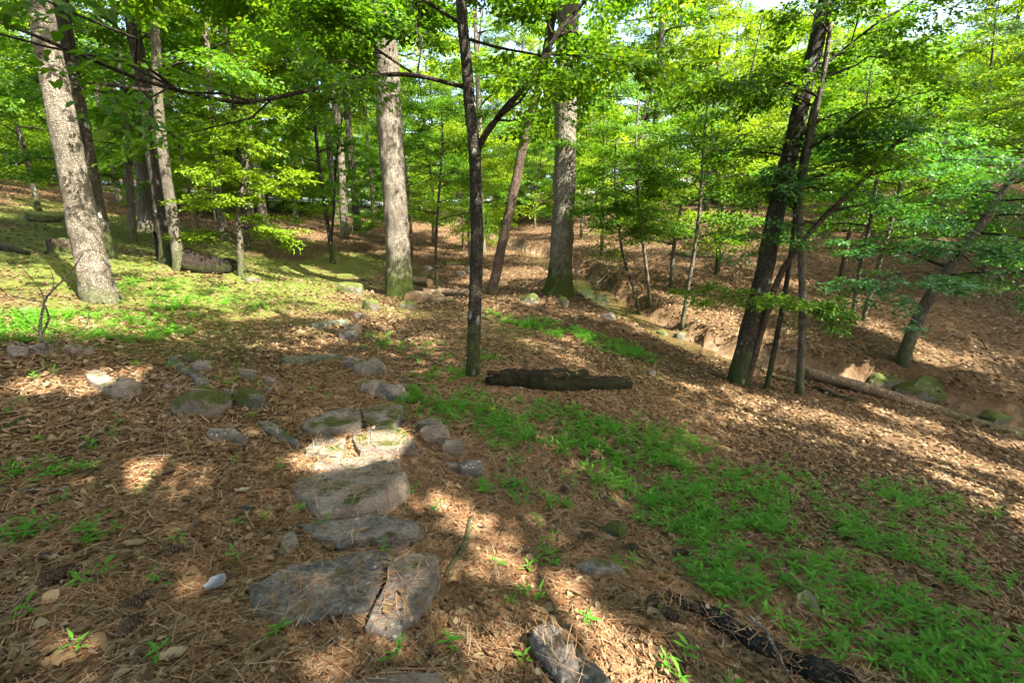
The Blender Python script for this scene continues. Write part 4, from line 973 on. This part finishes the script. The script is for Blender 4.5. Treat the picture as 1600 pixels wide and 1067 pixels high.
log('charred_log', 'blackened half-buried log in pine straw among the lower weeds', [(1040,925),(1085,955),(1140,985),(1190,1015),(1260,1050),(1335,1085)], .035, .075, 'charred_wood', 26, .35, .3, seed=10, n=110, sink=1.05)
log('fallen_log', 'short brown log lying right of the firewood', [(692,462),(712,463),(734,464)], .14, .14, 'log_wood', 14, .1, .05, seed=11)
for k, (a, b, rr, lab) in enumerate([((640,470),(668,466),.15,'lowest split firewood log against the oak'), ((655,474),(690,470),.13,'firewood log lying in front of the pile'), ((662,462),(694,462),.13,'firewood log at the back of the pile'), ((648,452),(672,456),.14,'yellow-mossed firewood log leaning on top'), ((672,474),(706,472),.10,'thin firewood log at the right end of the pile')]):
    o = log('firewood_log', lab, [a, b], rr, rr * .95, 'log_wood', 12, .12, .04, seed=20 + k, endmat='cut_wood', cat='firewood', n=10)
    if 'top' in lab: o.location.z += .2
def stump(name, label, px, py, r, h, mat, jag, seed, topmat=None):
    b = hit(px, py); n = 26; a = np.linspace(0, 2 * np.pi, n, endpoint=False); rg = np.random.default_rng(seed); V = []
    hs = [-.1, 0, .12, .35, .65, 1.0]; fl = [1.5, 1.32, 1.14, 1.03, 1.0, .97]
    top = h * (1 + jag * rg.normal(0, .5, n)); top = (top + np.roll(top, 1)) / 2
    for f, k in zip(hs, fl):
        for q in range(n):
            rr = r * k * (1 + .09 * math.sin(a[q] * 5 + seed) + .05 * math.sin(a[q] * 11))
            V.append((math.cos(a[q]) * rr, math.sin(a[q]) * rr, f * top[q] if f > 0 else f))
    for kk, zz in ((.75, .93), (.35, .8)):
        for q in range(n): V.append((math.cos(a[q]) * r * kk, math.sin(a[q]) * r * kk, h * (zz + (1 - zz) * (0 if jag > .2 else 1)) - .02))
    V = np.array(V); V[:, :2] *= (1 + .05 * fbm(V * 9, 2, seed))[:, None]
    m = len(V) // n; i = np.arange(m - 1)[:, None] * n; j = np.arange(n)[None]; j2 = (j + 1) % n
    F4 = np.stack([i + j, i + j2, i + n + j2, i + n + j], -1).reshape(-1, 4); Fn = [list(range((m - 1) * n, m * n))]
    if topmat:
        t = thing(name, label, 'stump', b); nb = (len(hs) - 1) * n
        mk('bark', V, [F4[:nb]], MATS[mat], t, smooth=True); mk('top', V, [F4[nb:], Fn], MATS[topmat], t, smooth=True)
    else:
        o = mk(name, V, [F4, Fn], MATS[mat], smooth=True); o.location = b; tag(o, label, 'stump')
stump('tree_stump', 'wide old cut stump with a mossy top left of the pale leaning trunk', 103, 398, .26, .34, 'stump_wood', .05, 3, 'mossy_stone')
stump('broken_snag', 'dark jagged broken snag beside the twin trunks', 254, 410, .10, .62, 'rotten_wood', .35, 4)
log('root_log', 'black mossy root mass right of the twin trunks', [(288,420),(315,424),(345,424),(372,420)], .26, .14, 'rotten_wood', 20, .35, .1, seed=31, sink=.5)
log('root_log', 'dark gnarled log at the left edge of the mossy slope', [(-30,385),(10,392),(45,398)], .12, .05, 'rotten_wood', 14, .3, .1, seed=32)
log('mossy_log', 'yellow-green mossy log in the sun on the upper left slope', [(40,345),(75,347),(110,345)], .16, .12, 'mossy_stone', 12, .2, seed=33)
log('mossy_log', 'mossy log lying on the flat behind the rubble', [(696,415),(716,414),(728,413)], .12, .1, 'mossy_stone', 12, .2, seed=34)
log('mossy_log', 'thin green mossy log across the creek', [(1045,398),(1085,402),(1115,402)], .10, .08, 'mossy_stone', 12, .2, seed=35)

# ------------------------------------------------------------------ twigs and the dead shrub
def twig(name, label, pix, r0, r1, mat='dry_twig', lift=.012, cat='stick', sub=None):
    W = np.array([hit(*p) for p in pix]); base = W.mean(0); L = smooth_line(W, 16); L[:, 2] = G(L[:, 0], L[:, 1]) + lift + r0 * .5
    parts = [tube(L - base, np.linspace(r0, r1, 16), 6, .15, 20, 3)]
    V, a, b = merge(parts); o = mk(name, V, [a, b], MATS[mat], smooth=True); o.location = base; tag(o, label, cat)
twig('fallen_stick', 'thick broken root stick right of the narrow lichened slab', [(737,812),(728,850),(712,880),(699,907)], .016, .022, 'log_wood')
twig('fallen_stick', 'grey stick lying in the straw above the left foreground', [(28,772),(70,768),(128,766)], .007, .004)
twig('fallen_stick', 'pale twig beside the lower timber', [(484,515),(500,513),(511,517)], .008, .004)
twig('fallen_stick', 'long thin branch running from the boulder toward the V-forked tree', [(598,580),(630,595),(655,612)], .012, .005)
twig('fallen_stick', 'thin fallen twig in the grass left of the V-forked tree', [(628,529),(648,533),(668,538)], .012, .006)
twig('fallen_stick', 'pale forked twig at the edge of the sunlit bank', [(1450,757),(1465,752),(1478,741)], .008, .005)
twig('fallen_stick', 'grey twig across the middle of the weedy slope', [(1250,848),(1280,842),(1308,835)], .006, .003)
twig('fallen_stick', 'grey bent twig running down past the pine cones on the weedy slope', [(918,815),(945,832),(975,850),(1010,872),(1060,900)], .007, .005, 'bark_grey')
twig('fallen_stick', 'lichened twig lying over the charred log', [(1166,980),(1195,1010),(1215,1050),(1230,1080)], .009, .006, lift=.07)
twig('fallen_stick', 'curved root loop at the foot of the V-forked tree', [(752,575),(770,585),(782,605)], .012, .006, 'bark_grey')
twig('fallen_stick', 'pale bare branch across the near creek bank', [(1180,560),(1235,548),(1300,545),(1318,542)], .014, .006)
twig('fallen_stick', 'thin pale branch on the far slope right of the leaning mossy trunk', [(1458,538),(1475,530),(1492,521)], .012, .006)
twig('fallen_stick', 'dark branch on the far slope below the hanging leaves', [(1520,520),(1538,540),(1556,565)], .015, .008, 'bark_branch')
twig('fallen_stick', 'dark old stick at the edge of the left foreground', [(-10,676),(15,668),(38,655)], .012, .016, 'bark_dark')
twig('fallen_stick', 'thin pale branch pointing up to the biggest mossy rock', [(272,642),(290,626),(312,612)], .006, .003, lift=.08)
def dead_shrub():
    z = zp(0, 340, .3375); b = hit(68, 556); Y0 = b[1]; t = thing('dead_shrub', 'bare dead shrub with forking grey twigs among the rim stones', 'shrub', b)
    for pl, r0, r1 in [([(210,640),(215,585),(185,540),(195,440),(210,380),(250,330),(320,262),(385,165)], .016, .004), ([(188,550),(225,470),(205,400),(190,340),(110,240)], .011, .003), ([(236,345),(250,300),(230,230)], .006, .002),
                       ([(195,390),(130,380),(20,350)], .007, .003), ([(200,625),(100,585),(20,575)], .012, .005), ([(250,590),(330,545),(400,500),(412,430)], .006, .002), ([(185,540),(120,470),(60,400)], .005, .002), ([(150,300),(100,290)], .003, .002)]:
        P = np.array([at(*q, Y0 + .1 * math.sin(q[0])) for q in z(*pl)])
        P = smooth_line(P, 22); P[:, 2] = np.maximum(P[:, 2], G(P[:, 0], P[:, 1]) - .01)
        V, a, c = tube(P - b, np.linspace(r0, r1, 22), 6, .1, 20, 2); mk('stem', V, [a, c], MATS['dry_twig'], t, smooth=True)
dead_shrub()

# ------------------------------------------------------------------ pine cones
def cone_mesh():
    V, F = [], []; n = 84; g = 2.39996
    for k in range(n):
        t = (k + .5) / n; x = (t - .5) * .11; rr = .030 * math.sin(math.pi * min(.97, t * .9 + .08)) ** .75; a = k * g
        u = np.array([0, math.cos(a), math.sin(a)]); w = np.array([0, -math.sin(a), math.cos(a)]); ax = np.array([1, 0, 0])
        base = ax * (x - .006) + u * rr * .35; tip = ax * (x + .012) + u * rr * 1.12; sw = .0105
        mid = (base * .35 + tip * .65)
        o = len(V); V += [base - w * sw * .5, base + w * sw * .5, mid + w * sw, tip, mid - w * sw, tip - u * .004 - ax * .005]
        F += [(o, o + 1, o + 2), (o, o + 2, o + 4), (o + 4, o + 2, o + 3), (o + 2, o + 5, o + 3), (o + 4, o + 3, o + 5)]
    L = np.c_[np.linspace(-.052, .05, 8), np.zeros(8), np.zeros(8)]; v, f4, f3 = tube(L, [.008, .017, .021, .022, .021, .017, .012, .004], 8)
    m = len(V); V = np.vstack([np.array(V), v]); return V, np.array(F), f4 + m, f3 + m
cV, cF, c4, c3 = cone_mesh(); cone0 = None
for k, (px, py, rz, s, lab) in enumerate([(93,908,.6,1.25,'large pine cone lying in the left foreground straw'), (212,950,1.2,1.0,'upper of two pine cones lying end to end'), (206,985,1.4,1.0,'lower of two pine cones lying end to end'), (268,868,.9,.9,'pine cone beside a green sprout left of the steps'),
        (983,862,.2,1.0,'grey pine cone beside the bent twig on the weedy slope'), (1064,869,-.3,.95,'weathered pine cone alone among the weeds'), (1019,948,.9,1.0,'open grey pine cone in front of the charred log'), (1047,968,-.6,1.1,'dark-tipped pine cone against the charred log'),
        (1016,774,-.4,1.0,'pine cone high on the weedy slope'), (800,762,.5,1.0,'pine cone at the edge of the weeds near the upright block'), (917,842,.1,.9,'pine cone by the grey-green weed stone'), (883,770,1.9,.9,'dark pine cone in the bare straw of the weedy slope'), (140,700,.3,.9,'small pine cone in the upper left straw')]):
    b = hit(px, py)
    if cone0 is None: o = cone0 = mk('pine_cone', cV, [cF, c3, c4], MATS['cone_scale'])
    else: o = cone0.copy(); COL.objects.link(o)
    o.location = (b[0], b[1], b[2] + .026 * s); o.rotation_euler = (rb.uniform(0, 6), rb.uniform(-.12, .12), rz); o.scale = (s, s, s); tag(o, lab, 'pine cone', 'pine cones on the ground')

# ------------------------------------------------------------------ single large dead leaves and scraps
def dead_leaf_obj(px, py, L, W, label, mat, rz, pitch=.15, col=.7, name='fallen_leaf', curl=.25):
    b = hit(px, py); nu, nv = 9, 5; V = []
    for i in range(nu):
        u = i / (nu - 1); w = W * math.sin(math.pi * (u * .92 + .05)) ** .8 * (1 + .18 * math.sin(u * 19))
        for j in range(nv):
            v = j / (nv - 1) - .5; V.append(((u - .5) * L, v * w, curl * W * (4 * v * v) + .12 * L * (2 * u - 1) ** 2 + .004 * math.sin(9 * u + 7 * v)))
    i = np.arange(nu - 1)[:, None] * nv; j = np.arange(nv - 1)[None]; F4 = np.stack([i + j, i + nv + j, i + nv + j + 1, i + j + 1], -1).reshape(-1, 4)
    V = np.array(V); V2 = V - np.array([0, 0, .0012]); n = len(V)
    o = mk(name, np.vstack([V, V2]), [F4, F4[:, ::-1] + n], MATS[mat], smooth=True, attrs={'rnd': np.full(2 * len(F4), col)})
    o.location = (b[0], b[1], b[2] + .022); o.rotation_euler = (rb.uniform(-.15, .15), pitch, rz); tag(o, label, 'leaf' if 'leaf' in name else 'scrap')
dead_leaf_obj(341, 922, .085, .06, 'crumpled pale grey bark scrap left of the first step', 'grey_scrap', .8, -.2, name='bark_scrap', curl=.6)
dead_leaf_obj(212, 857, .10, .06, 'pale cream dead leaf in the left foreground', 'dead_leaf', .2, .1, .9)
dead_leaf_obj(1259, 950, .14, .10, 'tan dead leaf standing upright among the lower weeds', 'dead_leaf', 1.2, -.8, .86)
dead_leaf_obj(272, 803, .06, .03, 'bright orange-yellow leaf in the left straw', 'dead_leaf', .1, .1, 1.0)
dead_leaf_obj(272, 1032, .09, .05, 'large orange leaf near the first step', 'dead_leaf', .5, .1, 1.0)
dead_leaf_obj(768, 645, .11, .08, 'yellow leaf lying on the bright green weeds', 'dead_leaf', 1.0, .1, .98)
dead_leaf_obj(1118, 882, .12, .08, 'reddish-brown curled leaf among the weeds beside the pine cone', 'dead_leaf', .2, .1, .5)
dead_leaf_obj(868, 665, .16, .11, 'large brown leaf among the weeds below the rotten log', 'dead_leaf', .6, -.3, .6)
dead_leaf_obj(1020, 966, .07, .06, 'pale tan leaf between two pine cones at the charred log', 'dead_leaf', .4, .1, .88)
dead_leaf_obj(380, 772, .09, .05, 'pale tan leaf beside the small black stone', 'dead_leaf', .3, .0, .88)

# ------------------------------------------------------------------ litter, straw and ground cover
def inside(X, Y):
    """index of the stone under each point, or -1"""
    idx = np.full(len(X), -1)
    for k, (O, c, tl, dm, h) in enumerate(POLY):
        lo, hi_ = O.min(0), O.max(0); s = np.where((X > lo[0]) & (X < hi_[0]) & (Y > lo[1]) & (Y < hi_[1]))[0]
        if not len(s): continue
        x, y = X[s], Y[s]; ins = np.zeros(len(s), bool)
        for a, b in zip(O, np.roll(O, -1, 0)):
            cr = (a[1] > y) != (b[1] > y); xx = (b[0] - a[0]) * (y - a[1]) / (b[1] - a[1] + 1e-12) + a[0]; ins ^= cr & (x < xx)
        idx[s[ins]] = k
    return idx
def scatter(n, r0, r1, power=1.0, half=62, seed=0):
    """points with density falling off away from the path head"""
    r = np.random.default_rng(seed); u = r.random(n)
    if abs(power - 2) < 1e-6: rr = r0 * (r1 / r0) ** u
    else: e = 2 - power; rr = (r0 ** e + u * (r1 ** e - r0 ** e)) ** (1 / e)
    a = np.radians(r.uniform(-half, half, n)); return rr * np.sin(a), rr * np.cos(a), rr, r
def normals(x, y, e=.05):
    gx = (G(x + e, y) - G(x - e, y)) / (2 * e); gy = (G(x, y + e) - G(x, y - e)) / (2 * e); return unit(np.c_[-gx, -gy, np.ones(len(x))])
def on_top(x, y, keep, r):
    z = G(x, y); k = inside(x, y); ok = np.ones(len(x), bool)
    for q in np.unique(k[k >= 0]):
        O, c, tl, dm, h = POLY[q]; s = k == q; z[s] = c[2] + tl[0] * (x[s] - c[0]) + tl[1] * (y[s] - c[1]) + dm * .6 + .012; ok[s] = r.random(s.sum()) < keep
    for P2, zt, rd in LOGS:
        s_ = np.where((x > P2[:, 0].min() - .3) & (x < P2[:, 0].max() + .3) & (y > P2[:, 1].min() - .3) & (y < P2[:, 1].max() + .3))[0]
        if not len(s_): continue
        d2 = (x[s_][:, None] - P2[None, :, 0]) ** 2 + (y[s_][:, None] - P2[None, :, 1]) ** 2; j = d2.argmin(1); dm = np.sqrt(d2.min(1)); on = dm < rd[j] * .9
        z[s_[on]] = (zt[j] - rd[j] * .9 * (1 - np.sqrt(np.maximum(1 - (dm / rd[j]) ** 2, 0))))[on] + .004; ok[s_[on]] &= r.random(on.sum()) < keep * 3
    return z, ok

def straw_amount(x, y):
    p = np.c_[x, y]; a = .55 + .45 * fbm(p * .9, 2, 91)
    a = a + .5 * np.exp(-((x + .9 - .12 * y) / 1.1) ** 2)              # the trodden path collects pine straw
    a = a * (1 - .75 * sstep(.5, 3.5, x - .25 * y))                       # less toward the weeds and creek
    return np.clip(a, .06, 1.2)
def build_needles():
    x, y, rr, r = scatter(165000, .75, 9.5, 1.55, 60, 71)
    k = r.random(len(x)) < straw_amount(x, y) * np.where(rr > 6, .6, 1); x, y, rr = x[k], y[k], rr[k]
    z, ok = on_top(x, y, .10, r); x, y, rr, z = x[ok], y[ok], rr[ok], z[ok]; n = len(x)
    a = r.uniform(0, np.pi, n) + .5 * fbm(np.c_[x, y] * 2.5, 2, 4) * 2; L = r.uniform(.08, .2, n); w = r.uniform(.0011, .0019, n) * np.clip(rr / 2.2, 1, 3)
    d = np.c_[np.cos(a), np.sin(a), r.normal(0, .10, n)]; Nn = normals(x, y); d = unit(d - Nn * (d * Nn).sum(1)[:, None] * .85)
    s = unit(np.cross(d, Nn)); mid = np.c_[x, y, z + r.uniform(.002, .020, n)]; bend = s * (r.normal(0, .12, n) * L)[:, None] + Nn * (r.normal(.02, .05, n) * L)[:, None]
    p0 = mid - d * (L * .5)[:, None]; p2 = mid + d * (L * .5)[:, None]; p1 = mid + bend * .5
    for p in (p0, p2): p[:, 2] = np.maximum(p[:, 2], G(p[:, 0], p[:, 1]) + .002)
    W = (s * w[:, None]); Z = np.array([0, 0, 1]) * w[:, None] * .5
    V = np.stack([p0 - W, p0 + W, p1 - W + Z, p1 + W + Z, p2 - W * .5, p2 + W * .5], 1).reshape(-1, 3); b = np.arange(n)[:, None] * 6
    F4 = np.stack([b + np.array([[0, 1, 3, 2]]), b + np.array([[2, 3, 5, 4]])], 1).reshape(-1, 4)
    o = mk('pine_straw', V, [F4], MATS['needle'], attrs={'rnd': np.repeat(r.random(n), 2)}); tag(o, 'reddish-brown pine needles strewn over the path and slope', 'pine straw', kind='stuff')
build_needles()
def build_leaf_litter():
    x, y, rr, r = scatter(200000, .8, 36, 1.15, 60, 73)
    g = green_mask(x, y); k = r.random(len(x)) < (.95 - .8 * g) * np.where(straw_amount(x, y) > .8, .6, 1) * np.where(rr < 4, .55, 1); k &= np.abs(creek_sd(x, y)) > .62 * (1 - .5 * sstep(4.0, 6.5, x))
    x, y, rr = x[k], y[k], rr[k]; z, ok = on_top(x, y, .03, r); x, y, rr, z = x[ok], y[ok], rr[ok], z[ok]; n = len(x)
    L = r.uniform(.03, .085, n) * np.clip(rr / 9, 1, 1.35); Nn = unit(normals(x, y) + r.normal(0, .32, (n, 3))); a = r.uniform(0, 6.28, n)
    d = np.c_[np.cos(a), np.sin(a), np.zeros(n)]; d = unit(d - Nn * (d * Nn).sum(1)[:, None]); P = np.c_[x, y, z + r.uniform(.004, .022, n) * np.clip(rr / 6, 1, 2.0)] - d * (L * .5)[:, None]
    W_ = L * r.uniform(.4, .75, n); rnd = np.clip(r.beta(2.0, 2.4, n) * np.where(rr > 8, .82, 1) + (r.random(n) < .012) * .5, 0, 1); nr = rr < 7
    V1, F1, k = leaf_geo(P[nr], d[nr], Nn[nr], L[nr], W_[nr], True); V2, F2, k = leaf_geo(P[~nr], d[~nr], Nn[~nr], L[~nr], W_[~nr] * 1.2, False)
    o = mk('leaf_litter', np.vstack([V1, V2]), [F1, F2 + len(V1)], MATS['dead_leaf'], attrs={'rnd': np.r_[np.repeat(rnd[nr], k), np.repeat(rnd[~nr], k)]}); tag(o, 'brown and tan dead leaves carpeting the forest floor', 'leaf litter', kind='stuff')
build_leaf_litter()

def build_fragments():
    x, y, rr, r = scatter(60000, .8, 8.5, 1.5, 60, 79); z, ok = on_top(x, y, .05, r); x, y, rr, z = x[ok], y[ok], rr[ok], z[ok]; n = len(x)
    L = r.uniform(.010, .034, n) * np.clip(rr / 3.5, 1, 2); Nn = unit(normals(x, y) + r.normal(0, .4, (n, 3))); a = r.uniform(0, 6.28, n); d = np.c_[np.cos(a), np.sin(a), np.zeros(n)]; d = unit(d - Nn * (d * Nn).sum(1)[:, None])
    V, F, k = leaf_geo(np.c_[x, y, z + r.uniform(.004, .026, n)], d, Nn, L, L * r.uniform(.35, .9, n), False)
    o = mk('litter_crumbs', V, [F], MATS['dead_leaf'], attrs={'rnd': np.repeat(r.random(n) ** .8 * .95, k)}); tag(o, 'small broken leaf bits and bark crumbs in the straw', 'litter', kind='stuff')
build_fragments()

WEED = []     # world patches of bright weeds: x, y, radius, density
for a in [(690,625,.5,1),(760,650,.6,1),(820,660,.7,1),(900,680,.7,1),(960,690,.7,1),(1040,700,.7,.9),(1100,740,.6,1),(1140,780,.5,1),(1180,760,.5,.6),(780,720,.3,.8),(790,770,.22,.9),(820,790,.22,.9),(950,760,.4,.7),(1010,760,.45,.9),(1050,790,.45,1),(1090,830,.4,1),(1130,840,.4,.9),(1060,740,.4,1),
          (960,890,.22,1),(900,895,.20,1),(870,880,.15,.8),(1110,890,.2,.9),(1150,930,.22,.8),(1200,830,.4,.7),(1240,860,.4,.8),(1290,900,.38,1),(1330,930,.38,1),(1380,960,.36,1),(1300,960,.3,1),(1340,1000,.3,1),(1400,1020,.3,1),(1460,1040,.3,.9),(1540,1000,.35,1),(1580,1040,.35,1),(1500,970,.35,.8),(1420,880,.45,.9),(1450,910,.4,.8),(1380,840,.5,.8),(1340,800,.5,.7),(1430,800,.6,.6),(1500,850,.5,.45),(1560,900,.5,.4),(1280,770,.6,.5),(1180,800,.4,.7),
          (1400,780,.5,.8),(1480,780,.5,.5),(1220,930,.25,.8),(1250,1000,.2,.7),
          (850,510,.9,.7),(900,525,.9,.9),(960,545,.8,.8),(1000,560,.7,.5),(800,500,.9,.5),(640,540,.6,.5),(690,560,.5,.6),(700,590,.35,.8),(600,530,.5,.35),(760,560,.4,.7),(940,590,.5,.2),
          (30,525,.6,1),(100,520,.7,1),(160,510,.7,1),(210,525,.6,.9),(150,530,.5,1),(60,500,.6,.8),(250,470,.8,.6),(200,450,.7,.5),(330,470,.9,.45),(420,470,.7,.4),(300,450,.8,.5),(380,480,.7,.35),(270,490,.7,.5),
          (480,435,.5,.2),(40,740,.25,.5),(100,745,.15,.8),(30,700,.25,.4),(210,770,.15,.45),(20,840,.15,.6),(150,840,.10,.6),(295,870,.07,1),(25,650,.3,.4),(300,770,.12,.3),(170,690,.25,.3),(740,775,.1,.5),(880,790,.25,.4),(1160,1020,.15,.4),(830,940,.1,.5),(1550,760,.5,.15)]:
    WEED.append((*hit(a[0], a[1])[:2], a[2], a[3]))
WEED = np.array(WEED)
def weed_density(x, y):
    d = np.zeros(len(x)); 
    for wx, wy, wr, wd in WEED: d = np.maximum(d, wd * np.exp(-(((x - wx) ** 2 + (y - wy) ** 2) / wr ** 2) ** 1.3))
    return np.clip((d * (1 + .8 * fbm(np.c_[x, y] * 2.6, 3, 13)) - .30) * 1.15, 0, 1) + .016 * (np.hypot(x, y) < 6)
def build_weeds():
    x, y, rr, r = scatter(52000, 1.1, 12, 1.2, 58, 75); k = r.random(len(x)) < weed_density(x, y) * np.clip(.12 + rr * .11, 0, .75); x, y, rr = x[k], y[k], rr[k]
    z, ok = on_top(x, y, 0, r); x, y, rr, z = x[ok], y[ok], rr[ok], z[ok]; n = len(x)
    m = 8; ht = r.uniform(.035, .11, n); az0 = r.uniform(0, 6.28, n); lean = r.normal(0, .35, (n, 2))
    P, D, L = [], [], []
    for q in range(m):
        t = .35 + .65 * q / (m - 1); az = az0 + q * 2.6 + r.normal(0, .3, n); up = r.uniform(.05, .55, n) + (.5 if q == m - 1 else 0)
        P.append(np.c_[x + lean[:, 0] * ht * t, y + lean[:, 1] * ht * t, z + ht * t]); D.append(unit(np.c_[np.cos(az), np.sin(az), up])); L.append(r.uniform(.032, .072, n) * np.clip(rr / 6, 1, 1.6))
    P, D, L = np.vstack(P), np.vstack(D), np.concatenate(L); N = unit(np.c_[r.normal(0, .2, len(P)), r.normal(0, .2, len(P)), np.ones(len(P))] - D * D[:, 2:3])
    V, F, k2 = leaf_geo(P, D, N, L, L * r.uniform(.2, .3, len(L)), False)
    rn = np.tile(np.clip(r.normal(.5, .2, n), 0, 1), m) * .7 + .3 * r.random(len(P))
    # thin stems
    s = .0016; base = np.c_[x, y, z - .005]; top = np.c_[x + lean[:, 0] * ht, y + lean[:, 1] * ht, z + ht]
    SV = np.stack([base + [-s, 0, 0], base + [s, 0, 0], top], 1).reshape(-1, 3); SF = np.arange(n)[:, None] * 3 + np.array([[0, 1, 2]]) + len(V)
    o = mk('ground_cover', np.vstack([V, SV]), [F, SF], MATS['weed_leaf'], attrs={'rnd': np.r_[np.repeat(rn, k2), np.full(n, .4)]})
    tag(o, 'bright green low weeds with narrow leaves in patches over the slope', 'weeds', kind='stuff')
build_weeds()
def build_grass():
    x, y, rr, r = scatter(90000, 1.2, 26, 1.3, 60, 77); k = r.random(len(x)) < green_mask(x, y) ** 1.5 * .75; x, y, rr = x[k], y[k], rr[k]
    z, ok = on_top(x, y, 0, r); x, y, rr, z = x[ok], y[ok], rr[ok], z[ok]; k = np.abs(creek_sd(x, y)) > .6; x, y, rr, z = x[k], y[k], rr[k], z[k]; n = len(x)
    az = r.uniform(0, 6.28, n); L = r.uniform(.02, .055, n) * np.clip(rr / 6, 1, 2); D = unit(np.c_[np.cos(az) * .8, np.sin(az) * .8, r.uniform(.3, 1.2, n)])
    N = unit(np.c_[-np.cos(az), -np.sin(az), np.ones(n)]); V, F, k2 = leaf_geo(np.c_[x, y, z], D, N, L, L * .16, False)
    o = mk('moss_and_grass', V, [F], MATS['moss_blade'], attrs={'rnd': np.repeat(r.random(n), k2)}); tag(o, 'short olive moss and thin grass on the floor', 'grass', kind='stuff')
build_grass()
print('tris', sum(len(m.loops) - 2 * len(m.polygons) for m in bpy.data.meshes), 'objects', len(bpy.data.objects))
